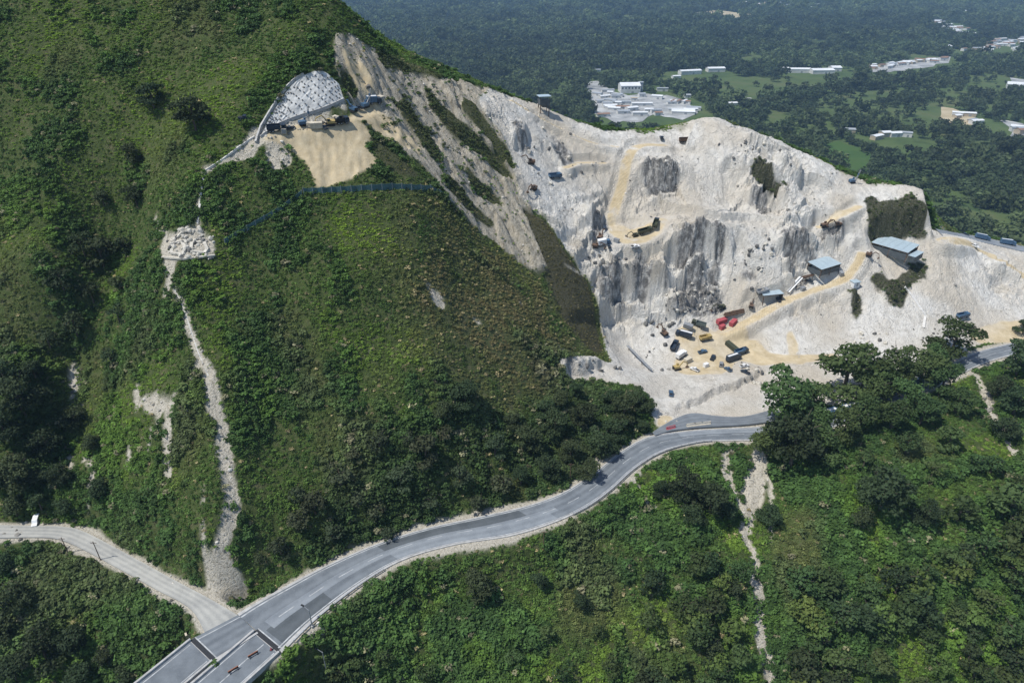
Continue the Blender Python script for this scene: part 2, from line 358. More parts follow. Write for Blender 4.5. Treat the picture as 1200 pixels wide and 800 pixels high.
tz = 10.0 * (np.floor(tq) + sstep(0.36, 0.62, tq - np.floor(tq)) - tq)
craggy = sstep(0.02, 0.42, fbm(GX, GY, 32, 3, 52) * 0.9 + 0.9 * blur(DARK, 5) + 0.6 * blur(MOSS, 4) - 0.04)
bw = np.clip(QUARRY, 0, 1) * sstep(6, 12, Z) * sstep(0.25, 0.55, slope) * craggy * (1 - TAN)
jag = facets(wx, wy, 12.0, 70) * 5.4 + facets(wx, wy, 4.3, 80) * 2.7 + facets(GX, GY, 1.9, 85) * 1.0
Z = Z + relief * np.where(QUARRY > 0.3, 0.75, 1) + 0.55 * tz * blur(bw, 1) + jag * blur(bw, 1) + facets(GX, GY, 2.2, 88) * 0.35 * QUARRY * (1 - TAN) * sstep(6, 10, Z)
def scarp(line, H, L, w=0.9):
    """a real step in the rock along a line; ground on the left of the line's direction is the upper side"""
    global Z
    P, ok = cast([p[0] for p in densify(line, 5)], [p[1] for p in densify(line, 5)]); P = P[ok]
    if len(P) < 2: return
    i0, i1 = np.searchsorted(xs, [P[:, 0].min() - 3 * L, P[:, 0].max() + 3 * L]); j0, j1 = np.searchsorted(ys, [P[:, 1].min() - 3 * L, P[:, 1].max() + 3 * L])
    x = GX[j0:j1, i0:i1] + 1.6 * fbm(GX[j0:j1, i0:i1], GY[j0:j1, i0:i1], 5, 3, 63); y = GY[j0:j1, i0:i1] + 2.0 * fbm(GX[j0:j1, i0:i1], GY[j0:j1, i0:i1], 5, 3, 64)
    best = np.full(x.shape, 1e9); sg = np.zeros(x.shape); en = np.zeros(x.shape); n_ = len(P) - 1
    for k in range(n_):
        a, d = P[k, :2], P[k + 1, :2] - P[k, :2]; l2 = d @ d + 1e-9
        t = np.clip(((x - a[0]) * d[0] + (y - a[1]) * d[1]) / l2, 0, 1); ex, ey = x - a[0] - t * d[0], y - a[1] - t * d[1]
        dd = np.hypot(ex, ey); m = dd < best; best = np.where(m, dd, best); sg = np.where(m, np.sign(d[0] * ey - d[1] * ex), sg); en = np.where(m, (k + t) / n_, en)
    f = sg * np.clip(best / w, 0, 1) * np.exp(-np.maximum(best - w, 0) / L) * sstep(0, .18, en) * sstep(1, .82, en)
    Z[j0:j1, i0:i1] += H * f
for ln, H, L in [([(692,338),(715,344),(735,338),(752,326),(770,326),(790,338)], 4.5, 9), ([(776,306),(800,294),(822,282),(848,290),(862,304)], 4.5, 8), ([(792,334),(812,328),(830,318)], 3, 7),
    ([(740,210),(762,206),(797,212)], 3.2, 8), ([(866,230),(900,234),(928,238)], 3.2, 8), ([(819,138),(812,148),(806,164),(800,178)], 4.0, 9), ([(884,168),(905,178),(925,196)], 2.0, 6), ([(748,236),(800,246),(860,256),(930,262)], 1.6, 6), ([(1010,266),(1040,262),(1070,256),(1096,266)], 4.5, 8),
    ([(936,268),(960,262),(985,266),(1004,272)], 2.6, 7), ([(862,350),(900,340),(940,328)], 2.0, 6), ([(636,165),(652,186),(668,204)], 2.2, 7), ([(782,482),(830,464),(872,446),(905,434)], 1.3, 7),
    ([(856,268),(876,292),(890,322)], 2.6, 7), ([(690,262),(705,258),(714,244)], 2.5, 6), ([(905,292),(930,296),(962,304)], 2.2, 6), ([(600,172),(612,164),(620,150)], 2.5, 6), ([(840,196),(858,190),(872,200)], 2.2, 6),
    ([(930,215),(955,210),(975,222)], 2.2, 6), ([(660,372),(700,368),(740,372)], 1.8, 6), ([(752,352),(775,356),(800,362)], 2.0, 5), ([(655,436),(680,430),(712,426)], 2.0, 5)]: scarp(ln, H, L)
# haul tracks are cut level across their width
def track(line, width, pad=4.0, sm=5):
    global Z
    C_ = catmull(line, 8); P, ok = cast(C_[:, 0], C_[:, 1]); P = resample(P[ok], 60)
    for _ in range(sm): P[1:-1, 2] = (P[:-2, 2] + 2 * P[1:-1, 2] + P[2:, 2]) / 4
    d = np.gradient(P[:, :2], axis=0); d /= np.linalg.norm(d, axis=1, keepdims=True) + 1e-9; nrm = np.stack([-d[:, 1], d[:, 0]], -1)
    A = P.copy(); B = P.copy(); A[:, :2] += nrm * width / 2; B[:, :2] -= nrm * width / 2
    Z, dist = nearest_road(A, B, pad, 0.0, Z)
    return 1 - sstep(-0.3, 0.9, dist + EDGE * 0.8)
TRK = np.maximum.reduce([track([(778,170),(750,171),(737,184),(728,220),(719,252),(720,272)], 4.0), track([(719,268),(738,286),(758,278),(776,258)], 4.5), track([(846,390),(880,375),(920,353),(960,338),(988,328),(1003,311),(1010,297)], 3.4),
    track([(664,196),(680,191),(706,191)], 2.5, 3), track([(1104,282),(1140,291),(1180,309),(1214,334)], 4.0), track([(885,402),(898,415),(930,420),(975,418)], 4.5, 3), track([(960,266),(982,254),(1006,242)], 3.0, 3), track([(600,118),(640,142),(690,166),(722,172)], 2.0, 3)])
TAN = np.clip(np.maximum(TAN * (1 - 0.3 * QUARRY * sstep(.2, -.3, fbm(GX, GY, 8, 4, 66))), 1.0 * TRK * sstep(-.6, -.1, fbm(GX, GY, 5, 4, 67))), 0, 1)
Z, ROADD = nearest_road(ROAD_A, ROAD_B, 9.0, 0.25, Z)
FILL = [Wz(np.array([p[0]]), np.array([p[1]]), 0.0)[0] for p in ((225,748),(279,720),(252,773),(302,741))]
FILL_A = np.linspace(FILL[0], FILL[1], 24); FILL_B = np.linspace(FILL[2], FILL[3], 24)
Z, FILLD = nearest_road(FILL_A, FILL_B, 3.5, 0.25, Z)
Z, SIDED = nearest_road(SIDE_A, SIDE_B, 6.0, 0.25, Z)
def lift_edges(Rr, n, width):
    E = catmull(Rr, 6); P, ok = cast(E[:, 0], E[:, 1]); B = resample(P[ok & (P[:, 1] < 340)], n)
    for _ in range(8): B[1:-1] = (B[:-2] + 2 * B[1:-1] + B[2:]) / 4
    A = B.copy(); A[:, 0] += 1.5; A[:, 1] += width
    return A, B
UP_A, UP_B = lift_edges(UP_R, 40, 8.5)
Z, UPD = nearest_road(UP_A, UP_B, 8.0, 0.2, Z)
# level benches where the photograph shows flat ground (pads under sheds, the machine terrace, the stone terrace)
def bench(poly, k=4, tilt=0.0):
    global Z
    m = polymask(poly)
    if not m.any(): return
    zc = np.median(Z[m]); w = blur(m, k)
    Z = Z * (1 - w) + (zc + tilt * (GX - GX[m].mean())) * w
bench(PADPOLY, 3)
bench([(1020,286),(1046,276),(1080,292),(1052,304),(1030,300)])
bench([(940,312),(972,302),(1000,310),(980,322),(950,324)])
bench([(888,340),(920,336),(920,350),(890,352)])
bench([(188,298),(200,274),(240,272),(250,300)], 3)
bench([(700,280),(740,276),(772,262),(778,270),(745,292),(702,294)], 3)
GRAD = np.gradient(Z, ys, xs)
SLOPE = np.hypot(*GRAD)
def ground(x, y): return float(hlook(Z, x, y))
def normal_at(x, y):
    e = 1.0
    n_ = Vector((ground(x - e, y) - ground(x + e, y), ground(x, y - e) - ground(x, y + e), 2 * e)); return n_.normalized()
def hit(u, v):
    P, ok = cast([u], [v]); return P[0], bool(ok[0])

# ------------------------------------------------------------------ tagging and mesh helpers
def tag(o, label=None, cat=None, group=None, kind=None):
    if label: o['label'] = label
    if cat: o['category'] = cat
    if group: o['group'] = group
    if kind: o['kind'] = kind
    return o
def link(name, me, mats=None, parent=None, loc=None, rot=None):
    o = bpy.data.objects.new(name, me); COL.objects.link(o)
    if mats is not None and me is not None and not me.materials:
        for m in (mats if isinstance(mats, (list, tuple)) else [mats]): me.materials.append(m)
    if parent: o.parent = parent
    if loc is not None: o.location = loc
    if rot is not None: o.rotation_euler = rot
    return o
def empty(name, loc, rz=0.0, rot=None):
    o = bpy.data.objects.new(name, None); COL.objects.link(o); o.empty_display_size = 0.5
    o.location = loc; o.rotation_euler = rot if rot else (0, 0, rz); return o
def np_mesh(name, V, F4, attrs=None, smooth=True, mi=None):
    me = bpy.data.meshes.new(name)
    V = np.asarray(V, np.float32); F = np.asarray(F4, np.int32); k = F.shape[1]
    me.vertices.add(len(V)); me.vertices.foreach_set('co', V.ravel())
    me.loops.add(F.size); me.loops.foreach_set('vertex_index', F.ravel())
    me.polygons.add(len(F)); me.polygons.foreach_set('loop_start', np.arange(0, F.size, k, dtype=np.int32))
    me.polygons.foreach_set('use_smooth', np.full(len(F), smooth))
    if mi is not None: me.polygons.foreach_set('material_index', np.asarray(mi, np.int32))
    for nm, (ty, arr) in (attrs or {}).items():
        a = me.attributes.new(nm, ty, 'POINT')
        a.data.foreach_set({'FLOAT': 'value', 'FLOAT_VECTOR': 'vector', 'FLOAT_COLOR': 'color', 'INT': 'value'}[ty], np.asarray(arr).astype(np.int32 if ty == 'INT' else np.float32).ravel())
    me.update(); me.validate(); return me
class MB:
    """collects boxes, prisms and tubes; build() links them as one mesh object"""
    def __init__(s): s.v = []; s.f = []; s.m = []
    def add(s, V, F, m=0):
        b = len(s.v); s.v += [tuple(p) for p in V]; s.f += [tuple(i + b for i in f) for f in F]; s.m += [m] * len(F); return s
    def box(s, c, d, rz=0.0, m=0, taper=1.0, M=None):
        x, y, z = d[0] / 2, d[1] / 2, d[2] / 2; V = []
        for dz, t in ((-z, 1.0), (z, taper)):
            for dx, dy in ((-x, -y), (x, -y), (x, y), (-x, y)): V.append(Vector((dx * t, dy * t, dz)))
        Mr = M if M is not None else Matrix.Rotation(rz, 3, 'Z')
        V = [Mr @ p + Vector(c) for p in V]
        return s.add(V, [(3, 2, 1, 0), (4, 5, 6, 7), (0, 1, 5, 4), (1, 2, 6, 5), (2, 3, 7, 6), (3, 0, 4, 7)], m)
    def bar(s, a, b, w, h, m=0):
        a, b = Vector(a), Vector(b); d = b - a; L = d.length
        return s.box((a + b) / 2, (w, h, L), m=m, M=d.to_track_quat('Z', 'Y').to_matrix())
    def tube(s, a, b, r0, r1=None, n=10, m=0):
        r1 = r0 if r1 is None else r1; a, b = Vector(a), Vector(b); q = (b - a).to_track_quat('Z', 'Y').to_matrix()
        V = [q @ Vector((r * math.cos(2 * math.pi * k / n), r * math.sin(2 * math.pi * k / n), 0)) + p for p, r in ((a, r0), (b, r1)) for k in range(n)]
        F = [(k, (k + 1) % n, n + (k + 1) % n, n + k) for k in range(n)] + [tuple(range(n))[::-1], tuple(range(n, 2 * n))]
        return s.add(V, F, m)
    def prism(s, prof, y0, y1, m=0):
        n = len(prof); V = [(p[0], y0, p[1]) for p in prof] + [(p[0], y1, p[1]) for p in prof]
        return s.add(V, [tuple(range(n)), tuple(range(n, 2 * n))[::-1]] + [(k + n, (k + 1) % n + n, (k + 1) % n, k) for k in range(n)], m)
    def mesh(s, name):
        me = bpy.data.meshes.new(name); me.from_pydata(s.v, [], s.f); me.polygons.foreach_set('material_index', s.m)
        bm = bmesh.new(); bm.from_mesh(me); bmesh.ops.recalc_face_normals(bm, faces=bm.faces); bm.to_mesh(me); bm.free(); me.update(); return me
    def build(s, name, mats, parent=None, loc=None, rot=None): return link(name, s.mesh(name), mats, parent, loc, rot)
def copy_tree(o, parent=None):
    c = o.copy(); COL.objects.link(c); c.parent = parent
    for ch in o.children: copy_tree(ch, c)
    return c

# ------------------------------------------------------------------ materials
def new_mat(name):
    m = bpy.data.materials.new(name); m.use_nodes = True
    nt = m.node_tree; return m, nt, nt.nodes['Principled BSDF']
def nd(nt, t, **k):
    x = nt.nodes.new(t)
    for a, b in k.items():
        if a.startswith('i_'): x.inputs[a[2:].replace('_', ' ')].default_value = b
        else: setattr(x, a, b)
    return x
def noise_n(nt, scale, det=4, rough=0.55, vec=None):
    x = nd(nt, 'ShaderNodeTexNoise', i_Scale=scale, i_Detail=det, i_Roughness=rough)
    if vec is not None: nt.links.new(vec, x.inputs['Vector'])
    return x
def ramp(nt, fac, stops):
    r = nt.nodes.new('ShaderNodeValToRGB'); e = r.color_ramp.elements
    while len(e) < len(stops): e.new(0.5)
    for k, (p, c) in zip(e, stops): k.position = p; k.color = tuple(c) + (1,) if len(c) == 3 else c
    nt.links.new(fac, r.inputs[0]); return r
def mix(nt, fac, a, b, mode='MIX'):
    x = nd(nt, 'ShaderNodeMix', data_type='RGBA', blend_type=mode)
    for s_, val in ((0, fac), (6, a), (7, b)):
        if hasattr(val, 'is_output'): nt.links.new(val, x.inputs[s_])
        else: x.inputs[s_].default_value = val if s_ == 0 else (tuple(val) + (1,))
    return x.outputs[2]
def plain(name, col, rough=0.6, metal=0.0, var=0.25, scale=1.5, bump=0.0):
    m, nt, b = new_mat(name)
    tc = nd(nt, 'ShaderNodeTexCoord')
    nz = noise_n(nt, scale, 5, 0.6, tc.outputs['Object'])
    r = ramp(nt, nz.outputs[0], [(0.3, [c * (1 - var) for c in col]), (0.7, [min(1, c * (1 + var * 0.6)) for c in col])])
    nt.links.new(r.outputs[0], b.inputs['Base Color']); b.inputs['Roughness'].default_value = rough; b.inputs['Metallic'].default_value = metal
    if bump:
        bp = nd(nt, 'ShaderNodeBump', i_Strength=bump, i_Distance=0.2); nt.links.new(nz.outputs[0], bp.inputs['Height']); nt.links.new(bp.outputs[0], b.inputs['Normal'])
    return m
# terrain: colour from zone attributes, broken up by noise
def terrain_material():
    m, nt, b = new_mat('hill_ground')
    g = nd(nt, 'ShaderNodeNewGeometry'); P = g.outputs['Position']
    za = nd(nt, 'ShaderNodeAttribute', attribute_name='zone_a'); zb = nd(nt, 'ShaderNodeAttribute', attribute_name='zone_b')
    sa = nd(nt, 'ShaderNodeSeparateColor'); nt.links.new(za.outputs['Color'], sa.inputs[0])
    sb = nd(nt, 'ShaderNodeSeparateColor'); nt.links.new(zb.outputs['Color'], sb.inputs[0])
    n1 = noise_n(nt, 0.35, 6, 0.65, P); n2 = noise_n(nt, 0.06, 4, 0.5, P); n3 = noise_n(nt, 1.6, 5, 0.7, P)
    mp = nd(nt, 'ShaderNodeMapping'); mp.inputs['Scale'].default_value = (1.0, 0.6, 0.28); nt.links.new(P, mp.inputs[0])
    n4 = noise_n(nt, 0.8, 5, 0.7, mp.outputs[0])
    soil = ramp(nt, n1.outputs[0], [(0.3, (0.045, 0.065, 0.020)), (0.5, (0.075, 0.105, 0.032)), (0.7, (0.13, 0.13, 0.065))]).outputs[0]
    white = ramp(nt, n1.outputs[0], [(0.22, (0.42, 0.405, 0.37)), (0.42, (0.64, 0.625, 0.58)), (0.7, (0.77, 0.755, 0.71))]).outputs[0]
    white = mix(nt, ramp(nt, n2.outputs[0], [(0.45, (0, 0, 0)), (0.65, (0.55, 0.55, 0.55))]).outputs[0], white, (0.52, 0.48, 0.41))
    white = mix(nt, ramp(nt, n4.outputs[0], [(0.54, (0, 0, 0)), (0.72, (0.5, 0.5, 0.5))]).outputs[0], white, (0.30, 0.29, 0.27))
    white = mix(nt, ramp(nt, n3.outputs[0], [(0.66, (0, 0, 0)), (0.72, (0.7, 0.7, 0.7))]).outputs[0], white, (0.16, 0.155, 0.145))
    wv = nd(nt, 'ShaderNodeVectorMath', operation='MULTIPLY_ADD'); nt.links.new(n1.outputs['Color'], wv.inputs[0]); wv.inputs[1].default_value = (3.0, 3.0, 3.0); nt.links.new(P, wv.inputs[2])
    vo = nd(nt, 'ShaderNodeTexVoronoi', feature='DISTANCE_TO_EDGE', i_Scale=0.22); nt.links.new(wv.outputs[0], vo.inputs['Vector'])
    crk = ramp(nt, vo.outputs['Distance'], [(0.0, (0.75, 0.75, 0.75)), (0.035, (0, 0, 0))]).outputs[0]
    n6 = noise_n(nt, 0.11, 3, 0.6, P); crkm = mix(nt, 1.0, crk, ramp(nt, n6.outputs[0], [(0.46, (0, 0, 0)), (0.58, (1, 1, 1))]).outputs[0], 'MULTIPLY')
    white = mix(nt, crkm, white, (0.20, 0.19, 0.17))
    mr = nd(nt, 'ShaderNodeMapping'); mr.inputs['Scale'].default_value = (1.0, 0.5, 0.5); mr.inputs['Rotation'].default_value = (0, 0, 0.25); nt.links.new(P, mr.inputs[0])
    n7 = noise_n(nt, 0.55, 5, 0.65, mr.outputs[0]); white = mix(nt, ramp(nt, n7.outputs[0], [(0.50, (0, 0, 0)), (0.64, (0.5, 0.5, 0.5))]).outputs[0], white, (0.45, 0.43, 0.39))
    n8 = noise_n(nt, 0.028, 3, 0.5, P); white = mix(nt, ramp(nt, n8.outputs[0], [(0.46, (0, 0, 0)), (0.62, (0.6, 0.6, 0.6))]).outputs[0], white, (0.52, 0.46, 0.365))
    streak = ramp(nt, n4.outputs[0], [(0.3, (0.20, 0.175, 0.13)), (0.48, (0.40, 0.365, 0.29)), (0.7, (0.53, 0.49, 0.41))]).outputs[0]
    tan = ramp(nt, n1.outputs[0], [(0.25, (0.37, 0.30, 0.185)), (0.6, (0.51, 0.43, 0.29)), (0.8, (0.60, 0.53, 0.39))]).outputs[0]
    nm = nd(nt, 'ShaderNodeMath', operation='MULTIPLY_ADD'); nt.links.new(n7.outputs[0], nm.inputs[0]); nm.inputs[1].default_value = 0.7; nmb = nd(nt, 'ShaderNodeMath', operation='MULTIPLY'); nt.links.new(n3.outputs[0], nmb.inputs[0]); nmb.inputs[1].default_value = 0.3; nt.links.new(nmb.outputs[0], nm.inputs[2])
    dark = ramp(nt, nm.outputs[0], [(0.36, (0.115, 0.113, 0.108)), (0.49, (0.25, 0.245, 0.235)), (0.59, (0.52, 0.51, 0.48))]).outputs[0]
    moss = ramp(nt, n3.outputs[0], [(0.3, (0.035, 0.040, 0.022)), (0.55, (0.075, 0.078, 0.05)), (0.72, (0.22, 0.21, 0.18))]).outputs[0]
    scar = ramp(nt, n3.outputs[0], [(0.30, (0.17, 0.155, 0.115)), (0.46, (0.50, 0.465, 0.385)), (0.72, (0.66, 0.625, 0.545))]).outputs[0]
    olive = ramp(nt, n3.outputs[0], [(0.3, (0.060, 0.060, 0.034)), (0.7, (0.115, 0.108, 0.070))]).outputs[0]
    c = mix(nt, sb.outputs[2], soil, olive)
    c = mix(nt, sb.outputs[1], c, scar)
    c = mix(nt, zb.outputs['Alpha'], c, streak)
    c = mix(nt, sa.outputs[0], c, white)
    c = mix(nt, sa.outputs[2], c, dark)
    c = mix(nt, sb.outputs[0], c, moss)
    c = mix(nt, sa.outputs[1], c, tan)
    nt.links.new(c, b.inputs['Base Color']); b.inputs['Roughness'].default_value = 0.95; b.inputs['Specular IOR Level'].default_value = 0.15
    bp = nd(nt, 'ShaderNodeBump', i_Strength=1.0, i_Distance=0.9); nt.links.new(n3.outputs[0], bp.inputs['Height'])
    tm = nd(nt, 'ShaderNodeMath', operation='MULTIPLY_ADD'); nt.links.new(sa.outputs[1], tm.inputs[0]); tm.inputs[1].default_value = -0.8; tm.inputs[2].default_value = 1.0; nt.links.new(tm.outputs[0], bp.inputs['Strength'])
    nt.links.new(bp.outputs[0], b.inputs['Normal'])
    return m
M_GROUND = terrain_material()
VS = VEGSTRIP * (1 - 0.0 * QUARRY)
z_rock = QUARRY * (1 - VS); z_streak = STREAK * (1 - VS) * (1 - QUARRY)
za = np.stack([z_rock, TAN, DARK * np.clip(QUARRY + STREAK, 0, 1) * (1 - VS), np.ones_like(Z)], -1)
shoulder = np.maximum(1 - sstep(0.6, 2.6, ROADD + EDGE * 1.2), 1 - sstep(0.3, 1.3, SIDED + EDGE))
shoulder = np.maximum(shoulder, 1 - sstep(0.5, 3.0, UPD))
SCAR = np.maximum(SCAR, np.clip(shoulder, 0, 1) * (1 - QUARRY))
zb = np.stack([MOSS * np.clip(QUARRY + STREAK, 0, 1), SCAR * (1 - z_rock), np.clip(OLIVE + VS * 0.6 + 0.4 * BROWN, 0, 1), z_streak], -1)
ny, nx = GX.shape
idx = np.arange(ny * nx).reshape(ny, nx)
F = np.stack([idx[:-1, :-1], idx[:-1, 1:], idx[1:, 1:], idx[1:, :-1]], -1).reshape(-1, 4)
V = np.stack([GX.ravel(), GY.ravel(), Z.ravel()], -1)
inq = (QUARRY > 0.5).ravel()[F].sum(1) >= 2
def sub(name, sel):
    f = F[sel]; used = np.unique(f); remap = np.full(len(V), -1); remap[used] = np.arange(len(used))
    me = np_mesh(name, V[used], remap[f], {'zone_a': ('FLOAT_COLOR', za.reshape(-1, 4)[used]), 'zone_b': ('FLOAT_COLOR', zb.reshape(-1, 4)[used])})
    me.polygons.foreach_set('use_smooth', np.full(len(f), name == 'hillside'))
    return tag(link(name, me, M_GROUND), kind='structure')
sub('hillside', ~inq); sub('quarry_ground', inq)

# ------------------------------------------------------------------ roads
def asphalt(name, lo, hi, sc=0.25):
    m, nt, b = new_mat(name)
    g = nd(nt, 'ShaderNodeNewGeometry'); P = g.outputs['Position']
    n1 = noise_n(nt, sc, 5, 0.6, P); n2 = noise_n(nt, 2.5, 4, 0.7, P)
    at = nd(nt, 'ShaderNodeAttribute', attribute_name='across')
    w = nd(nt, 'ShaderNodeMath', operation='SINE'); w2 = nd(nt, 'ShaderNodeMath', operation='MULTIPLY'); w2.inputs[1].default_value = 25.0
    nt.links.new(at.outputs['Fac'], w2.inputs[0]); nt.links.new(w2.outputs[0], w.inputs[0])
    a = nd(nt, 'ShaderNodeMath', operation='MULTIPLY_ADD'); a.inputs[1].default_value = 0.10; nt.links.new(w.outputs[0], a.inputs[0]); nt.links.new(n1.outputs[0], a.inputs[2])
    c = ramp(nt, a.outputs[0], [(0.3, lo), (0.7, hi)]).outputs[0]
    c = mix(nt, ramp(nt, n2.outputs[0], [(0.55, (0, 0, 0)), (0.75, (0.5, 0.5, 0.5))]).outputs[0], c, [x * 1.35 for x in hi])
    nt.links.new(c, b.inputs['Base Color']); b.inputs['Roughness'].default_value = 0.85
    return m
M_ASPH = asphalt('asphalt', (0.105, 0.122, 0.140), (0.175, 0.198, 0.220))
M_ASPH_DARK = asphalt('fresh_asphalt', (0.060, 0.072, 0.082), (0.095, 0.110, 0.122))
M_ASPH_PALE = asphalt('worn_asphalt', (0.16, 0.182, 0.205), (0.235, 0.262, 0.288))
M_GRAVEL = asphalt('gravel_road', (0.26, 0.265, 0.255), (0.40, 0.40, 0.37))
M_CONC = plain('concrete', (0.42, 0.42, 0.41), 0.85, var=0.3, scale=0.8)
M_PAINT = plain('road_paint', (0.42, 0.44, 0.45), 0.8, var=0.45, scale=0.6)
M_STEEL = plain('galvanised_steel', (0.50, 0.51, 0.52), 0.45, 0.4, var=0.15)
def ribbon_mesh(name, A, B, f0, f1, i0, i1, dz, cols=2, skirt=0.0):
    A, B = A[i0:i1], B[i0:i1]; V = []; ac = []
    fr = np.linspace(f0, f1, cols)
    for k in range(len(A)):
        for f in fr:
            p = A[k] * (1 - f) + B[k] * f; V.append((p[0], p[1], p[2] + dz)); ac.append(f)
        if skirt:
            V.append((V[-1][0], V[-1][1], V[-1][2] - skirt)); ac.append(1); q = V[-1 - cols]; V.append((q[0], q[1], q[2] - skirt)); ac.append(0)
    c2 = cols + (2 if skirt else 0); F = []
    for k in range(len(A) - 1):
        for c in range(cols - 1): F.append((k * c2 + c, k * c2 + c + 1, (k + 1) * c2 + c + 1, (k + 1) * c2 + c))
        if skirt:
            F.append((k * c2 + cols - 1, k * c2 + cols, (k + 1) * c2 + cols, (k + 1) * c2 + cols - 1)); F.append((k * c2 + cols + 1, k * c2, (k + 1) * c2, (k + 1) * c2 + cols + 1))
    return np_mesh(name, V, F, {'across': ('FLOAT', ac)}, smooth=False)
def ribbon(name, A, B, f0, f1, i0, i1, dz, mat, parent=None, cols=2, skirt=0.0):
    return link(name, ribbon_mesh(name, A, B, f0, f1, i0, i1, dz, cols, skirt), mat, parent)
road = tag(ribbon('main_road', ROAD_A, ROAD_B, 0.035, 0.965, 0, 220, 0.0, M_ASPH, cols=13, skirt=0.5), kind='structure')
ribbon('asphalt_patch', ROAD_A, ROAD_B, 0.06, 0.47, 26, 56, 0.012, M_ASPH_DARK, road, 4)
ribbon('asphalt_patch', ROAD_A, ROAD_B, 0.55, 0.95, 1, 13, 0.012, M_ASPH_DARK, road, 4)
ribbon('asphalt_patch', ROAD_A, ROAD_B, 0.40, 0.62, 2, 62, 0.020, M_ASPH_PALE, road, 3)
ribbon('asphalt_patch', ROAD_A, ROAD_B, 0.52, 0.93, 26, 60, 0.010, M_ASPH_PALE, road, 4)
ribbon('asphalt_patch', ROAD_A, ROAD_B, 0.08, 0.40, 100, 128, 0.012, M_ASPH_PALE, road, 4)
ribbon('kerb', ROAD_A, ROAD_B, -0.02, 0.035, 0, 220, 0.10, M_CONC, road, 2, 0.7)
ribbon('kerb', ROAD_A, ROAD_B, 0.965, 1.03, 0, 220, 0.10, M_CONC, road, 2, 0.7)
ribbon('edge_line', ROAD_A, ROAD_B, 0.06, 0.085, 0, 220, 0.028, M_PAINT, road)
ribbon('edge_line', ROAD_A, ROAD_B, 0.915, 0.94, 0, 220, 0.028, M_PAINT, road)
for i in range(4, 210, 6): ribbon('centre_line', ROAD_A, ROAD_B, 0.492, 0.512, i, i + 4, 0.030, M_PAINT, road)
fill = tag(ribbon('bridge_approach_road', FILL_A, FILL_B, 0.0, 0.97, 0, 24, 0.004, M_ASPH, cols=6, skirt=0.5), kind='structure')
ribbon('edge_line', FILL_A, FILL_B, 0.10, 0.13, 0, 24, 0.024, M_PAINT, fill)
ribbon('median_kerb', FILL_A, FILL_B, 0.97, 1.04, 0, 24, 0.22, M_CONC, fill, 2, 0.8)
side = tag(ribbon('side_road', SIDE_A, SIDE_B, 0.05, 0.95, 0, 110, 0.03, M_GRAVEL, cols=8, skirt=0.6), kind='structure')
up = tag(ribbon('upper_road', UP_A, UP_B, 0.0, 1.0, 0, 40, 0.10, M_ASPH_PALE, cols=6, skirt=0.5), kind='structure')
lay = [(764,507),(774,500),(792,490),(812,484),(838,487),(870,488),(905,480)]
lay2 = [(768,510),(785,505),(806,502),(830,500),(850,499),(880,497),(915,492)]
LA, LB = road_edges(lay, lay2, 2.05, 2.6, 40)
tag(ribbon('lay_by', LA, LB, 0, 1, 0, 40, 0.09, M_ASPH, cols=4, skirt=0.6), kind='structure')

# ------------------------------------------------------------------ twin bridge decks
def wz0(u, v, z=0.0): return Vector(Wz(np.array(float(u)), np.array(float(v)), z))
M_JOINT = plain('expansion_joint_rubber', (0.022, 0.025, 0.03), 0.8, var=0.2)
def bridge(a, b, length, label, lanes, medianside):
    a, b = wz0(*a), wz0(*b)
    back = (wz0(160, 800) - wz0(225, 748)).normalized()
    acr = (b - a); w = acr.length; acr.normalize()
    o = empty('road_bridge', a); org = a.copy()
    def part(name, f0, f1, l0, l1, z0, z1, mat, par=o):
        m = MB(); P = [a + acr * w * f + back * l - org for f, l in ((f0, l0), (f1, l0), (f1, l1), (f0, l1))]
        m.add([p + Vector((0, 0, z0)) for p in P] + [p + Vector((0, 0, z1)) for p in P], [(3, 2, 1, 0), (4, 5, 6, 7), (0, 1, 5, 4), (1, 2, 6, 5), (2, 3, 7, 6), (3, 0, 4, 7)])
        return m.build(name, mat, par)
    part('deck', 0, 1, 0.55, length, -1.3, -0.02, [M_CONC])
    part('road_surface', 0.05, 0.95, 0.7, length, -0.02, 0.02, [M_ASPH])
    part('expansion_joint', 0.02, 0.98, -0.55, 0.55, -0.5, 0.035, [M_JOINT])
    part('joint_lip', 0.02, 0.98, -0.85, -0.57, -0.4, 0.04, [M_PAINT])
    for f0, f1 in ((-0.02, 0.035), (0.965, 1.02)): 
        p = part('parapet', f0, f1, 0.4, length, -0.9, 0.6, [M_CONC])
    for f in lanes: part('lane_line', f - 0.012, f + 0.012, 1.2, length, 0.02, 0.032, [M_PAINT])
    for l in (13.0, 36.0):
        c = a + acr * w * 0.5 + back * l; zg = min(ground(c.x, c.y) - 1, -12)
        m = MB(); m.box(c - org + Vector((0, 0, (zg - 1.3) / 2)), (2.2, 1.6, -1.3 - zg), math.atan2(back.y, back.x)); m.build('pier', [M_CONC], o)
        m = MB(); m.box(c - org + Vector((0, 0, -1.95)), (1.8, w * 0.85, 1.3), math.atan2(back.y, back.x)); m.build('pier_cap', [M_CONC], o)
    part('abutment', 0.0, 1.0, -0.4, 0.5, -7.0, -1.32, [M_CONC])
    tag(o, label, 'bridge', 'twin road bridges')
    return o, a, b, back, acr, w
bridge((225,748), (251,773), 62, 'concrete bridge carriageway on the uphill side, reached past the dirt road junction', (0.12, 0.88), 1)
BR = bridge((299,738), (329,763), 75, 'longer concrete bridge carriageway above the gorge, with an orange barrier on its deck', (0.10, 0.5, 0.90), 0)

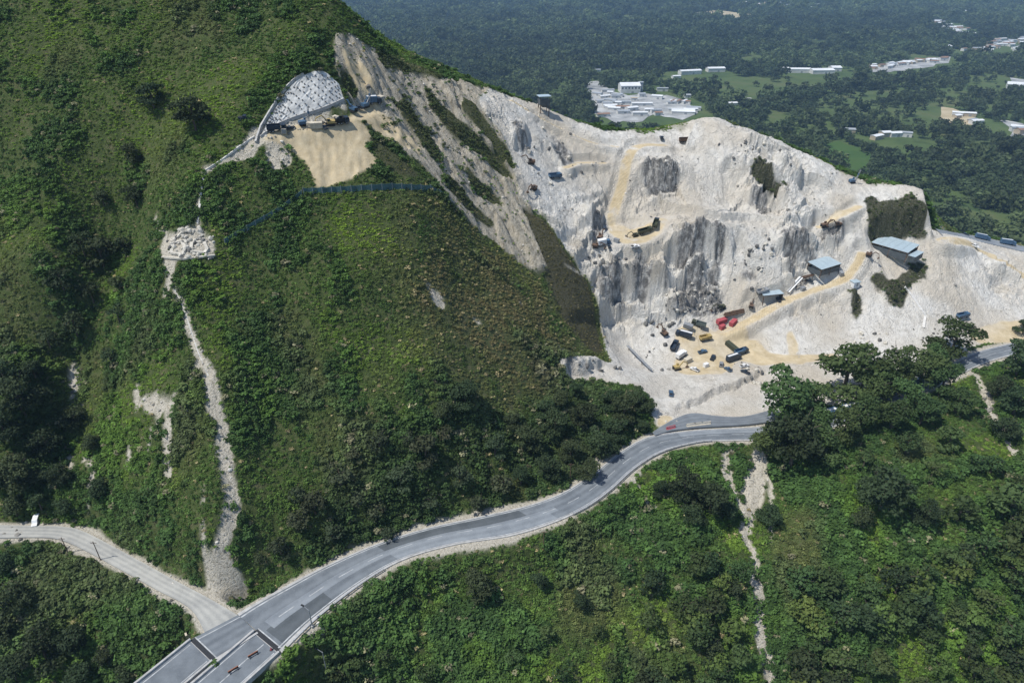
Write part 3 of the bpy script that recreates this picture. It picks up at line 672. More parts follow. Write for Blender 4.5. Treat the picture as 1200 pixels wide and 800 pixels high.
# ------------------------------------------------------------------ roadside furniture
M_GREY = plain('grey_metal', (0.32, 0.34, 0.36), 0.5, 0.3)
M_ORANGE = plain('orange_plastic', (0.34, 0.13, 0.07), 0.6)
M_RED = plain('red_paint', (0.38, 0.075, 0.09), 0.6, var=0.15)
M_BLACK = plain('black_rubber', (0.015, 0.016, 0.018), 0.8)
M_WHITE = plain('white_paint', (0.72, 0.73, 0.73), 0.45, var=0.12)
M_YELLOW = plain('dusty_yellow_paint', (0.42, 0.32, 0.13), 0.5, var=0.2)
M_BLUE = plain('blue_paint', (0.06, 0.12, 0.20), 0.45, var=0.25)
M_NAVY = plain('navy_paint', (0.022, 0.038, 0.062), 0.45, var=0.3)
M_GREEN = plain('olive_paint', (0.05, 0.058, 0.035), 0.6, var=0.25)
M_GLASS = plain('dark_glass', (0.02, 0.03, 0.04), 0.12, var=0.1)
M_CREAM = plain('cream_panel', (0.55, 0.50, 0.40), 0.6)
M_RUST = plain('rusty_steel', (0.12, 0.075, 0.05), 0.8, var=0.4)
def lamp_post(u, v, h, rz, label, z=None):
    P, ok = hit(u, v); o = empty('street_lamp', P, rz)
    m = MB(); m.box((0, 0, 0.25), (0.7, 0.7, 0.6)); m.build('footing', M_CONC, o)
    m = MB(); m.tube((0, 0, 0.5), (0, 0, h), 0.17, 0.10, 8); m.build('pole', M_GREY, o)
    m = MB(); m.tube((0, 0, h - 0.1), (1.6, 0, h + 0.5), 0.08, 0.06, 6); m.build('arm', M_GREY, o)
    m = MB(); m.box((1.9, 0, h + 0.52), (1.1, 0.45, 0.22), taper=0.7); m.build('lamp_head', M_BLACK, o)
    return tag(o, label, 'street lamp')
lamp_post(366, 734, 6.2, R(150), 'grey street lamp on the road edge above the bridge joint')
lamp_post(384, 792, 9.5, R(160), 'tall grey street lamp rising out of the bushes below the bridge')
def sign_post(u, v, label):
    P, ok = hit(u, v); o = empty('marker_post', (P[0], P[1], ground(P[0], P[1])), R(35))
    m = MB(); m.box((0, 0, 0.5), (1.3, 1.0, 1.2)); m.build('base', M_CREAM, o)
    m = MB(); m.box((0, 0, 1.85), (0.35, 1.0, 1.5)); m.build('board', M_BLACK, o)
    return tag(o, label, 'post')
sign_post(221, 745, 'dark marker board on a cream base at the bridge joint')
def barrier(u, v, z, rz, label):
    P = wz0(u, v, z); o = empty('traffic_barrier', P, rz)
    for s in (-1, 1):
        m = MB(); m.bar((s * 0.9, -0.4, 0), (s * 0.9, 0, 1.0), 0.1, 0.1); m.bar((s * 0.9, 0.4, 0), (s * 0.9, 0, 1.0), 0.1, 0.1); m.build('trestle', M_BLACK, o)
    for k in range(2):
        m = MB(); m.box((0, 0, 0.5 + 0.4 * k), (2.4, 0.16, 0.26)); m.build('board', M_ORANGE if k else M_BLACK, o)
    return tag(o, label, 'barrier')
barrier(297, 768, 0.02, R(40), 'orange and black barrier astride the lane line, closer to the bridge joint')
barrier(274, 786, 0.02, R(40), 'orange and black barrier astride the lane line, farther along the bridge')
def cone(u, v, z, label, grp):
    P = wz0(u, v, z); o = empty('traffic_cone', P)
    m = MB(); m.box((0, 0, 0.04), (0.7, 0.7, 0.08)); m.build('base', M_BLACK, o)
    m = MB(); m.tube((0, 0, 0.08), (0, 0, 1.0), 0.27, 0.05, 10); m.build('body', M_RED, o)
    return tag(o, label, 'cone', grp)
cone(318, 761, 0.02, 'red traffic cone beside the bridge expansion joint', None)
def jersey(u, v, z, rz, mat, label, grp=None):
    P = wz0(u, v, z); o = empty('road_block', P, rz)
    m = MB(); m.prism([(-0.45, 0), (0.45, 0), (0.45, 0.2), (0.18, 0.5), (0.14, 1.1), (-0.14, 1.1), (-0.18, 0.5), (-0.45, 0.2)], -1.7, 1.7); m.build('body', mat, o)
    m = MB(); m.box((0, 0, 0.85), (0.33, 2.6, 0.16)); m.build('stripe', M_WHITE if mat is not M_WHITE else M_ORANGE, o)
    return tag(o, label, 'road block', grp)
jersey(786, 502, 2.1, R(-70), M_RED, 'red road block at the roadside below the quarry floor')
for u, v in ((810,499),(818,498),(827,497)): jersey(u, v, 2.25, R(-80), M_CREAM, 'cream road block in the row between the road and the dark lay-by', 'cream road blocks')
def guard_rail(i0, i1, A, B, f, label, step=2):
    ids = list(range(i0, i1, step)); pts = [Vector(A[i] * (1 - f) + B[i] * f) for i in ids]
    o = empty('guard_rail', pts[0]); org = pts[0]
    pm = MB(); pm.box((0, 0, 0.1), (0.14, 0.14, 1.5)); pme = pm.mesh('post'); pme.materials.append(M_STEEL)
    for p in pts: link('post', pme, None, o, p - org)
    m = MB()
    for p, q in zip(pts[:-1], pts[1:]): m.bar(p - org + Vector((0, 0, 0.72)), q - org + Vector((0, 0, 0.72)), 0.34, 0.1)
    m.build('rail', M_STEEL, o)
    return tag(o, label, 'guard rail')
guard_rail(62, 108, ROAD_A, ROAD_B, 1.045, 'pale steel guard rail along the downhill edge of the road bend')
guard_rail(2, 24, ROAD_A, ROAD_B, 1.05, 'pale steel guard rail beside the street lamp near the bridge')
# plain poles along the side road and hillside
for u, v, h, lb in ((118,656,7,'thin wooden utility pole on the downhill edge of the gravel road'),(80,648,6,'thin wooden utility pole on the bushes under the gravel road bend'),(668,563,7,'thin wooden utility pole at the inner road verge'),(637,640,6,'thin wooden utility pole in the bushes below the guard rail')):
    P, ok = hit(u, v); o = empty('utility_pole', P)
    m = MB(); m.tube((0, 0, -0.5), (0, 0, h), 0.13, 0.09, 8); m.build('pole', M_RUST, o)
    m = MB(); m.box((0, 0, h - 0.5), (1.6, 0.12, 0.12)); m.build('crossarm', M_RUST, o)
    tag(o, lb, 'pole')

# ------------------------------------------------------------------ plants: leaf-card meshes
def leaf_material(name, instanced, base=(0.06, 0.10, 0.03)):
    m, nt, b = new_mat(name)
    out = nt.nodes['Material Output']
    tc = nd(nt, 'ShaderNodeTexCoord'); n1 = noise_n(nt, 1.3 if instanced else 0.55, 3, 0.6, tc.outputs['Object'])
    if instanced:
        at = nd(nt, 'ShaderNodeAttribute', attribute_name='tint', attribute_type='INSTANCER'); col = at.outputs['Color']
    else:
        oi = nd(nt, 'ShaderNodeObjectInfo'); col = oi.outputs['Color']
    v = ramp(nt, n1.outputs[0], [(0.3, (0.62, 0.62, 0.62)), (0.52, (1, 1, 1)), (0.72, (1.55, 1.5, 1.25))]).outputs[0]
    c = mix(nt, 1.0, col, v, 'MULTIPLY')
    nt.links.new(c, b.inputs['Base Color']); b.inputs['Roughness'].default_value = 0.7; b.inputs['Specular IOR Level'].default_value = 0.25
    tr = nd(nt, 'ShaderNodeBsdfTranslucent'); nt.links.new(c, tr.inputs[0])
    ms = nd(nt, 'ShaderNodeMixShader'); ms.inputs[0].default_value = 0.32
    nt.links.new(b.outputs[0], ms.inputs[1]); nt.links.new(tr.outputs[0], ms.inputs[2]); nt.links.new(ms.outputs[0], out.inputs[0])
    return m
M_LEAF_I = leaf_material('leaves_scattered', True); M_LEAF = leaf_material('tree_leaves', False)
M_BARK = plain('bark', (0.10, 0.08, 0.06), 0.9, var=0.4, scale=3)
def leaf_cloud(lobes, n, size, seed, shell=0.55, flat=0.6):
    """quads spread through the outer volume of several ellipsoid lobes (centre, radii)"""
    r = np.random.default_rng(seed); V = []; 
    wts = np.array([l[1][0] * l[1][1] for l in lobes]); wts = wts / wts.sum()
    for li in r.choice(len(lobes), n, p=wts):
        c, rad = np.array(lobes[li][0]), np.array(lobes[li][1])
        d = r.normal(size=3); d /= np.linalg.norm(d)
        if d[2] < -0.35: d[2] *= -0.6
        q = c + d * rad * (shell + (1 - shell) * r.random() ** 0.6) * (0.85 + 0.3 * r.random())
        nrm = d * 0.8 + r.normal(size=3) * flat + np.array([0, 0, 0.35]); nrm /= np.linalg.norm(nrm)
        t = np.cross(nrm, r.normal(size=3)); t /= np.linalg.norm(t); bt = np.cross(nrm, t)
        a = size * (0.6 + 0.9 * r.random()); bb = a * (0.45 + 0.4 * r.random())
        V += [q - t * a * .5, q + bt * bb * .5, q + t * a * .5 + nrm * a * .12, q - bt * bb * .5]
    V = np.array(V); return V, np.arange(len(V)).reshape(-1, 4)
def bush_lobes(r, w, h, n):
    L = [((0, 0, h * .35), (w * .36, w * .36, h * .42))]
    for k in range(n):
        a = r.uniform(0, 6.28); d = w * r.uniform(.15, .33); L.append(((d * math.cos(a), d * math.sin(a), h * r.uniform(.3, .6)), (w * r.uniform(.16, .26),) * 2 + (h * r.uniform(.2, .34),)))
    return L
def variants(name, specs):
    coll = bpy.data.collections.new(name)
    for k, (V_, F_) in enumerate(specs):
        me = np_mesh(f'{name}_{k:02d}', V_, F_, smooth=False); me.materials.append(M_LEAF_I)
        coll.objects.link(bpy.data.objects.new(f'{name}_{k:02d}', me))
    return coll
rr = random.Random(3)
BUSH = variants('bush_kinds', [leaf_cloud(bush_lobes(rr, 1.0, 0.85, 4), 80, 0.20, 100 + k) for k in range(5)]
                + [leaf_cloud([((0, 0, .15), (.45, .45, .28))], 60, 0.24, 120 + k, 0.2, 1.0) for k in range(3)])
CANOPY = variants('canopy_kinds', [leaf_cloud(bush_lobes(rr, 1.0, 0.95, 6), 120, 0.17, 140 + k) for k in range(5)])
def scatter(name, P, tint, scl, kind, coll, label, cat, zs=None):
    me = bpy.data.meshes.new(name); n_ = len(P)
    me.vertices.add(n_); me.vertices.foreach_set('co', P.astype(np.float32).ravel())
    for nm, ty, key, arr in (('tint', 'FLOAT_COLOR', 'color', np.c_[tint, np.ones(n_)]), ('scl', 'FLOAT_VECTOR', 'vector', scl), ('kindid', 'INT', 'value', kind), ('rotz', 'FLOAT_VECTOR', 'vector', np.c_[rng.normal(0, .12, n_), rng.normal(0, .12, n_), rng.uniform(0, 6.28, n_)])):
        a = me.attributes.new(nm, ty, 'POINT'); a.data.foreach_set(key, np.asarray(arr).astype(np.int32 if ty == 'INT' else np.float32).ravel())
    o = link(name, me)
    ng = bpy.data.node_groups.new(name + '_nodes', 'GeometryNodeTree')
    ng.interface.new_socket('Geometry', in_out='INPUT', socket_type='NodeSocketGeometry'); ng.interface.new_socket('Geometry', in_out='OUTPUT', socket_type='NodeSocketGeometry')
    gi = ng.nodes.new('NodeGroupInput'); go = ng.nodes.new('NodeGroupOutput'); ip = ng.nodes.new('GeometryNodeInstanceOnPoints'); ci = ng.nodes.new('GeometryNodeCollectionInfo')
    ci.inputs['Collection'].default_value = coll; ci.inputs['Separate Children'].default_value = True; ci.inputs['Reset Children'].default_value = True
    def na(nm, ty):
        x = ng.nodes.new('GeometryNodeInputNamedAttribute'); x.data_type = ty; x.inputs['Name'].default_value = nm; return x.outputs['Attribute']
    ng.links.new(gi.outputs[0], ip.inputs['Points']); ng.links.new(ci.outputs[0], ip.inputs['Instance']); ip.inputs['Pick Instance'].default_value = True
    ng.links.new(na('kindid', 'INT'), ip.inputs['Instance Index']); ng.links.new(na('scl', 'FLOAT_VECTOR'), ip.inputs['Scale'])
    e2r = ng.nodes.new('FunctionNodeEulerToRotation'); ng.links.new(na('rotz', 'FLOAT_VECTOR'), e2r.inputs[0]); ng.links.new(e2r.outputs[0], ip.inputs['Rotation'])
    ng.links.new(ip.outputs[0], go.inputs[0])
    md = o.modifiers.new('scatter', 'NODES'); md.node_group = ng
    me.materials.append(M_LEAF_I)
    return tag(o, label, cat, kind='stuff')
def inview(P, mu=110, mv=90):
    u, v, f = proj(P[:, 0], P[:, 1], P[:, 2]); return (u > -mu) & (u < 1200 + mu) & (v > -mv) & (v < 800 + mv) & (f > 5)

# where plants grow
GROW = (1 - np.clip(z_rock, 0, 1)) * (1 - z_streak) * (1 - TAN) * (1 - 0.96 * np.clip(1.35 * blur(SCAR, 1), 0, 1))
GROW = np.maximum(GROW, 0.28 * zb[..., 0])
GROW *= sstep(0.9, 2.2, ROADD) * sstep(0.5, 1.6, SIDED) * sstep(0.2, 1.0, FILLD) * sstep(0.5, 3, UPD)
# keep the machine pad and the anchored wall clear
CLEAR = blur(polymask([(296,168),(318,135),(345,92),(372,80),(396,96),(408,116),(452,112),(450,128),(405,150),(340,165),(312,172)]), 1)
CLEAR = np.maximum(CLEAR, blur(polymask([(184,300),(196,268),(240,264),(254,282),(254,302),(220,306)]), 1) * 0.9)
GROW *= 1 - np.clip(CLEAR, 0, 1)
GROW *= 1 - np.clip(2 * blur(polymask([(760,512),(774,498),(792,487),(812,480),(838,483),(870,484),(905,476),(918,494),(880,500),(830,504)]), 2), 0, 1)
GROW = np.maximum(GROW, z_streak * 0.05 * (1 - CLEAR))
# decks of the bridge
for a_, b_, L_ in (((225,748),(250,771),62), ((304,742),(329,763),75)):
    a2, b2 = wz0(*a_), wz0(*b_); bk = (wz0(160,800) - wz0(225,748)).normalized(); ac = (b2 - a2); w_ = ac.length; ac.normalize()
    l = (GX - a2.x) * bk.x + (GY - a2.y) * bk.y; c = (GX - a2.x) * ac.x + (GY - a2.y) * ac.y
    GROW *= 1 - ((l > -1) & (l < L_) & (c > -1.2) & (c < w_ + 1.2))
N = 420000
px = rng.uniform(-265, 275, N); py = rng.uniform(85, 360, N)
g = hlook(GROW, px, py); patch = fbm(px, py, 9, 3, 90)
pz = hlook(Z, px, py)
P = np.stack([px, py, pz], -1)
dcam = proj(px, py, pz)[2]
keep = (rng.random(N) < g * (0.55 + 0.45 * sstep(-0.3, 0.2, patch))) & inview(P)
# drop what the hill itself hides: facing away from the photographer beyond the skyline
gy, gx = hlook(GRAD[0], px, py), hlook(GRAD[1], px, py)
facing = (-gx * (0 - px) + -gy * (0 - py) + (CAM_H - pz)) 
keep &= facing > -30
P = P[keep]; px, py, pz = P.T
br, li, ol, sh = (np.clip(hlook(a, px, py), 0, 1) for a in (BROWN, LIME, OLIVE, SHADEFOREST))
vs_ = np.clip(hlook(VS, px, py) + hlook(zb[..., 0], px, py), 0, 1)
nz = fbm(px, py, 5, 3, 91); nz2 = fbm(px, py, 22, 3, 92); k = rng.random(len(P))
def C(*c): return np.array(c)[None, :]
tint = C(0.040, 0.076, 0.026) + (C(0.058, 0.104, 0.030) - C(0.040, 0.076, 0.026)) * np.clip(nz + .5, 0, 1)[:, None]
tint = tint + (C(0.110, 0.180, 0.026) - tint) * (li * 0.9)[:, None]
bmix = np.clip(br * (0.6 + 1.1 * nz) + 0.45 * sstep(0.15, 0.45, nz2) * (1 - li), 0, 1)
tint = tint + (C(0.112, 0.100, 0.064) - tint) * (bmix * 0.85)[:, None]
tint = tint + (C(0.062, 0.064, 0.034) - tint) * np.clip(ol + vs_ * 0.6, 0, 1)[:, None]
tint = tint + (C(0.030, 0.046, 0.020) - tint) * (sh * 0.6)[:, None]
dead = k < 0.03 + 0.06 * br; tint[dead] = np.array([0.20, 0.185, 0.13]) * rng.uniform(.7, 1.2, (dead.sum(), 1))
tint *= rng.uniform(0.6, 1.45, (len(P), 1)) * np.array([2.1, 2.0, 1.7])
top = np.clip(hlook(sstep(20, 60, Z), px, py), 0, 1)
shrub = sstep(0.0, 0.16, 0.75 * fbm(px, py, 19, 3, 95) + 0.5 * fbm(px, py, 6, 2, 96) + 0.28 * sh - 0.25 * li - 0.12 * br + 0.15 * (pz < 0)) > rng.random(len(P))
size = np.where(shrub, rng.gamma(6, 0.26, len(P)) + .4, rng.gamma(7, 0.12, len(P)) + .25)
size = size * (1 + 0.35 * sh) * (1 - 0.4 * np.clip(ol + vs_, 0, 1))
size = np.clip(size, 0.45, 4.2)
tint = np.where(shrub[:, None], tint * np.array([0.72, 0.80, 0.80]), tint * np.array([1.12, 1.10, 1.0]))
below = (py < 178) & (pz < -0.5); size = np.where(below, size * 1.35, size)
scl = np.stack([size, size, size * rng.uniform(.55, 1.0, len(P)) * (1 - 0.35 * li)], -1)
kind = np.where(~shrub & (rng.random(len(P)) < 0.8), rng.integers(5, 8, len(P)), rng.integers(0, 5, len(P)))
P[:, 2] -= 0.08 * size
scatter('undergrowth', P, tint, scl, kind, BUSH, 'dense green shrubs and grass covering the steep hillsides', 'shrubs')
print('undergrowth', len(P))

# ------------------------------------------------------------------ trees one can tell apart
def trunk_mesh(name, h, r, seed):
    q = random.Random(seed); m = MB(); top = Vector((q.uniform(-.04, .04) * h, q.uniform(-.04, .04) * h, h * .62)); mid = top * .5 + Vector((q.uniform(-.02, .02) * h, 0, 0))
    m.tube((0, 0, -.06 * h), mid, r, r * .72, 7); m.tube(mid, top, r * .72, r * .38, 7)
    for k in range(5):
        a = k * 1.256 + q.uniform(-.4, .4); s_ = mid.lerp(top, q.uniform(.2, .95)); e = s_ + Vector((math.cos(a) * h * .26, math.sin(a) * h * .26, h * q.uniform(.12, .26)))
        m.tube(s_, e, r * .34, r * .10, 5)
    me = m.mesh(name); me.materials.append(M_BARK); return me
def crown_mesh(name, seed, n=620, size=0.085, h=1.0):
    q = random.Random(seed); L = [((0, 0, .62), (.26, .26, .24))]
    for k in range(9):
        a = k * .7 + q.uniform(-.3, .3); d = q.uniform(.14, .34); zz = q.uniform(.26, .82) - d * .35
        L.append(((d * math.cos(a), d * math.sin(a), zz), (q.uniform(.12, .2),) * 2 + (q.uniform(.10, .17),)))
    V_, F_ = leaf_cloud(L, n, size, seed, 0.45, 0.7)
    me = np_mesh(name, V_, F_, smooth=False); me.materials.append(M_LEAF); return me
TRUNKS = [trunk_mesh('trunk', 1.0, 0.03, 10 + k) for k in range(3)]
CROWNS = [crown_mesh('crown', 30 + k, n_, sz_) for k, (n_, sz_) in enumerate(((620, .085), (380, .10), (760, .07), (520, .08), (300, .09), (680, .095), (450, .075)))]
CROWN_BIG = [crown_mesh('crown', 60 + k, 2200, 0.055) for k in range(4)]
FAR_TRUNKS = TRUNKS
FAR_CROWNS = [crown_mesh('crown', 80 + k, 150, 0.17) for k in range(5)]
TREES = []
def tree(x, y, z, diam, height, col, label, group, big=False, cat='tree', name='tree', far=False):
    o = empty(name, (x, y, z), random.uniform(0, 6.28)); o.scale = (diam, diam, height)
    t = link('trunk', random.choice(TRUNKS), None, o)
    c = link('crown', random.choice(FAR_CROWNS if far else (CROWN_BIG if big else CROWNS)), None, o); c.color = tuple(col) + (1,)
    TREES.append((x, y)); return tag(o, label, cat, group)
def tree_px(u, v, d, col, label, group, big=False, aspect=0.95, jit=0.12):
    P_, ok = hit(u, v + d * 0.30)
    if not ok or P_[1] > 345: return None
    D = d * proj(*P_)[2] / FPX * 1.12; k = random.uniform(1 - jit, 1 + jit)
    f = random.uniform(.85, 1.55); col = (col[0] * random.uniform(.9, 1.25), col[1], col[2])
    return tree(P_[0], P_[1], ground(P_[0], P_[1]) - 0.1, D * k, D * aspect * random.uniform(.9, 1.1), [c * f for c in col], label, group, big)
DG, MG, LG, BG = (0.042, 0.070, 0.030), (0.060, 0.102, 0.034), (0.090, 0.140, 0.036), (0.056, 0.080, 0.040)
def batch(lst, col, label, group, big=False):
    for u, v, d in lst: tree_px(u, v, d, col, label, group, big)
tree_px(230, 138, 50, DG, 'broad dark round tree beside the path under the anchored wall', None, True)
tree_px(181, 118, 34, DG, 'dark upright tree just uphill of the broad round tree', None, True)
tree_px(158, 187, 30, DG, 'dark shrubby tree on the open grass slope, upper of a pair', 'pair of dark trees on the grass slope', True)
tree_px(161, 232, 32, DG, 'dark shrubby tree above the stone terrace, lower of a pair', 'pair of dark trees on the grass slope', True)
batch([(122,233,24),(100,290,34),(122,300,42),(148,292,28),(75,330,34),(92,385,38),(60,400,30),(110,345,30),(142,335,24),(132,420,26),(140,370,24)], DG, 'dark tree lining the gully beside the stone terrace', 'gully trees')
batch([(30,470,56),(10,500,52),(60,520,42),(28,560,50),(8,560,40),(12,440,38),(45,440,36),(75,560,34),(110,520,26),(50,590,30),(20,595,28),(90,490,30),(80,595,26),(118,575,26)], DG, 'tall dark tree in the shaded wood above the gravel road', 'shaded wood above the gravel road', True)
batch([(545,466,40),(520,482,28)], DG, 'dark round tree in the pair halfway up the brown slope', 'pair of trees on the brown slope', True)
batch([(445,520,30),(500,530,38),(470,560,34),(400,560,36),(370,592,36),(440,600,28),(540,560,36),(590,570,32),(580,525,30),(330,642,26),(350,612,32),(305,655,18),(420,585,26),(505,590,26),(560,590,24),(390,625,26),(455,625,20),(520,510,22),(478,515,22),(350,580,24),(415,535,22)], BG, 'dull olive tree in the scrub along the uphill road verge', 'scrub trees above the road')
batch([(620,520,40),(650,500,38),(682,490,38),(702,522,42),(730,484,38),(746,470,30),(690,552,32),(642,552,36),(655,470,26),(760,478,22),(668,530,34),(720,505,30),(610,560,28),(638,480,26),(715,470,28),(752,500,20),(600,495,22),(675,460,22)], DG, 'dark dense tree on the spur between the road bend and the quarry', 'wooded spur trees', True)
tree_px(918, 476, 76, MG, 'large leafy tree overhanging the road end beside the lay-by', None, True)
tree_px(926, 524, 76, DG, 'large dark tree just downhill of the tree overhanging the road', None, True)
tree_px(986, 440, 76, MG, 'tall spreading tree standing out against the quarry haul loop', None, True)
tree_px(1112, 402, 56, MG, 'tall rounded tree standing out against the pale quarry flank', None, True)
batch([(1040,440,58),(1076,436,54),(1020,465,48),(1060,470,50),(1100,450,46),(985,505,48),(950,500,44),(1010,440,40),(945,468,52),(960,522,50),(1005,490,46),(1042,492,42),(1078,484,42),(1118,472,36),(898,520,44),(1030,452,46),(1090,425,40)], MG, 'leafy tree in the tall row hiding the road below the quarry', 'row of tall roadside trees', True)
batch([(1190,425,48),(1186,472,46),(1168,455,34),(1198,384,24),(1175,505,34)], DG, 'dark tree beside the roadside scar at the road below the upper bend', 'trees by the roadside scar', True)
batch([(1030,578,68),(1082,604,38),(1008,606,34)], DG, 'dark tree in the shady clump on the bright scrub slope', 'shady clump on the scrub slope', True)
batch([(1090,553,26),(1120,600,42),(1172,590,54),(1192,622,46),(1150,640,44),(1140,545,30),(1110,515,34),(1060,522,34),(1010,540,32),(1160,545,30),(1195,570,36)], MG, 'leafy tree on the upper scrub slope below the tall roadside row', 'trees on the upper scrub slope')
batch([(830,590,50),(800,572,40),(900,603,32),(850,600,30),(812,605,34),(772,575,24)], DG, 'dark tree beside the white erosion gullies under the road', 'trees beside the erosion gullies', True)
q = random.Random(9)
for k in range(74):
    u, v = q.uniform(930, 1210), q.uniform(640, 815)
    if v < 640 + (1200 - u) * 0.12: continue
    tree_px(u, v, q.uniform(28, 46), q.choice([MG, MG, LG, DG]), 'leafy tree in the closed canopy below the scrub slope', 'closed canopy trees')
for k in range(26):
    tree_px(q.uniform(740, 872), q.uniform(660, 810), q.uniform(26, 42), q.choice([MG, LG, DG]), 'leafy tree in the canopy between the meadow bushes and the long white gully', 'trees by the long white gully')
batch([(28,700,54),(58,760,60),(100,790,40),(10,662,28),(20,782,46),(92,752,46),(128,770,30),(5,735,44),(150,790,26)], DG, 'dark tree in the shaded ravine below the gravel road', 'ravine trees below the gravel road', True)
batch([(561,690,42),(632,682,26),(680,704,26)], DG, 'dark tree standing alone in the green scrub below the road', 'lone trees below the road', True)
batch([(420,780,28),(452,772,28),(500,790,26),(395,790,26),(660,790,30),(715,780,32),(600,770,24),(700,740,24),(640,740,22)], MG, 'low leafy tree among the scrub toward the gorge under the bridge', 'low trees in the lower scrub')
print('trees', len(TREES))

# ------------------------------------------------------------------ the valley behind
VZ = VALLEY_Z
vx = np.r_[-np.cumsum(40 * 1.13 ** np.arange(34))[::-1], 0, np.cumsum(40 * 1.13 ** np.arange(34))]
vy = 250 + np.r_[0, np.cumsum(25 * 1.075 ** np.arange(54))]
VXg, VYg = np.meshgrid(vx, vy); vi = np.arange(VXg.size).reshape(VXg.shape)
vme = np_mesh('valley_floor', np.stack([VXg.ravel(), VYg.ravel(), np.full(VXg.size, VZ)], -1), np.stack([vi[:-1, :-1], vi[:-1, 1:], vi[1:, 1:], vi[1:, :-1]], -1).reshape(-1, 4))
def ground_mat(name, cols, sc):
    m, nt, b = new_mat(name); g = nd(nt, 'ShaderNodeNewGeometry')
    n1 = noise_n(nt, sc, 6, 0.65, g.outputs['Position'])
    nt.links.new(ramp(nt, n1.outputs[0], [(0.3 + 0.4 * i / (len(cols) - 1), c) for i, c in enumerate(cols)]).outputs[0], b.inputs['Base Color'])
    b.inputs['Roughness'].default_value = 0.95; b.inputs['Specular IOR Level'].default_value = 0.1; return m
M_VALLEY = ground_mat('valley_grass', [(0.045, 0.075, 0.028), (0.075, 0.112, 0.038), (0.10, 0.125, 0.05)], 0.012)
M_MEADOW = ground_mat('meadow_grass', [(0.055, 0.085, 0.030), (0.078, 0.112, 0.040), (0.11, 0.12, 0.055)], 0.015)
M_CROP = ground_mat('bright_crop', [(0.04, 0.080, 0.022), (0.055, 0.105, 0.028), (0.06, 0.10, 0.03)], 0.02)
M_BARE = ground_mat('bare_earth', [(0.30, 0.25, 0.15), (0.42, 0.36, 0.24), (0.50, 0.44, 0.32)], 0.02)
M_YARD = ground_mat('gravel_yard', [(0.16, 0.17, 0.175), (0.32, 0.33, 0.33), (0.50, 0.51, 0.50)], 0.035)
tag(link('valley_floor', vme, M_VALLEY), kind='structure')
FIELDS = []
def vpt(u, v, z=VZ):
    return Wz(np.array(float(u)), np.array(float(v)), z)
def field(name, poly, mat, lift, clear=1.0):
    W = np.array([vpt(*p) for p in densify(list(poly) + [poly[0]], 9)[:-1]])
    jr = np.random.default_rng(len(FIELDS) + 5); W[:, 0] += jr.normal(0, 4, len(W)); W[:, 1] += jr.normal(0, 9, len(W))
    c = W.mean(0); me = bpy.data.meshes.new(name)
    me.from_pydata([(p[0], p[1], VZ + lift) for p in W], [], [tuple(range(len(W)))])
    bm = bmesh.new(); bm.from_mesh(me); bmesh.ops.triangulate(bm, faces=bm.faces); bmesh.ops.recalc_face_normals(bm, faces=bm.faces)
    if bm.faces and sum(f.normal.z for f in bm.faces) < 0: bmesh.ops.reverse_faces(bm, faces=bm.faces)
    bm.to_mesh(me); bm.free()
    FIELDS.append((W[:, :2], clear)); return tag(link(name, me, mat), kind='structure')
field('meadow', [(834,94),(880,91),(985,92),(1000,100),(985,108),(940,112),(880,118),(838,120)], M_MEADOW, 0.4, 0.97)
field('meadow', [(905,118),(985,112),(1075,100),(1130,118),(1110,150),(1040,150),(985,138),(930,140),(905,150),(890,140)], M_MEADOW, 0.3, 0.78)
field('meadow', [(700,80),(790,84),(836,96),(812,108),(780,98),(720,92),(690,92)], M_MEADOW, 0.3, 0.6)
field('meadow', [(640,112),(664,100),(676,104),(660,122)], M_MEADOW, 0.3, 0.9)
field('meadow', [(560,20),(600,16),(640,14),(615,24),(575,25)], M_MEADOW, 0.3, 0.7)
field('meadow', [(400,4),(640,2),(700,6),(640,12),(430,12)], M_MEADOW, 0.3, 0.6)
field('meadow', [(905,30),(950,42),(975,52),(940,60),(910,45)], M_MEADOW, 0.3, 0.5)
field('meadow', [(1130,245),(1200,250),(1260,270),(1200,274),(1140,262)], M_MEADOW, 0.3, 0.4)
field('meadow', [(1040,62),(1080,58),(1120,62),(1160,80),(1110,84),(1060,80)], M_MEADOW, 0.3, 0.35)
field('meadow', [(700,20),(760,16),(800,24),(770,32),(715,30)], M_MEADOW, 0.3, 0.7)
field('meadow', [(1000,30),(1060,28),(1075,40),(1030,46)], M_MEADOW, 0.3, 0.7)
field('meadow', [(1130,90),(1180,84),(1200,92),(1180,112),(1140,112)], M_MEADOW, 0.3, 0.75)
field('meadow', [(1060,150),(1110,152),(1150,160),(1120,172),(1070,166)], M_MEADOW, 0.3, 0.7)
field('meadow', [(880,62),(905,70),(880,80),(860,72)], M_MEADOW, 0.3, 0.6)
field('crop_field', [(964,174),(984,167),(1004,172),(1020,182),(1016,208),(1000,202),(984,190)], M_CROP, 0.5, 1.0)
field('bare_field', [(809,16),(840,12),(880,17),(876,22),(830,24),(814,22)], M_BARE, 0.4, 1.0)
field('bare_field', [(1104,126),(1128,130),(1142,144),(1128,150),(1110,144)], M_BARE, 0.4, 0.75)
field('bare_field', [(1178,142),(1204,146),(1230,160),(1204,166),(1186,160)], M_YARD, 0.4, 0.7)
field('works_yard', [(684,96),(700,95),(712,104),(740,112),(780,112),(806,118),(816,134),(800,140),(770,136),(742,144),(722,143),(700,134),(694,122),(684,110)], M_YARD, 0.5, 0.96)
field('works_yard', [(1004,82),(1040,76),(1080,70),(1112,66),(1110,74),(1070,82),(1010,86)], M_YARD, 0.5, 0.9)
field('works_yard', [(1186,92),(1230,96),(1260,120),(1200,116),(1190,104)], M_YARD, 0.5, 0.9)
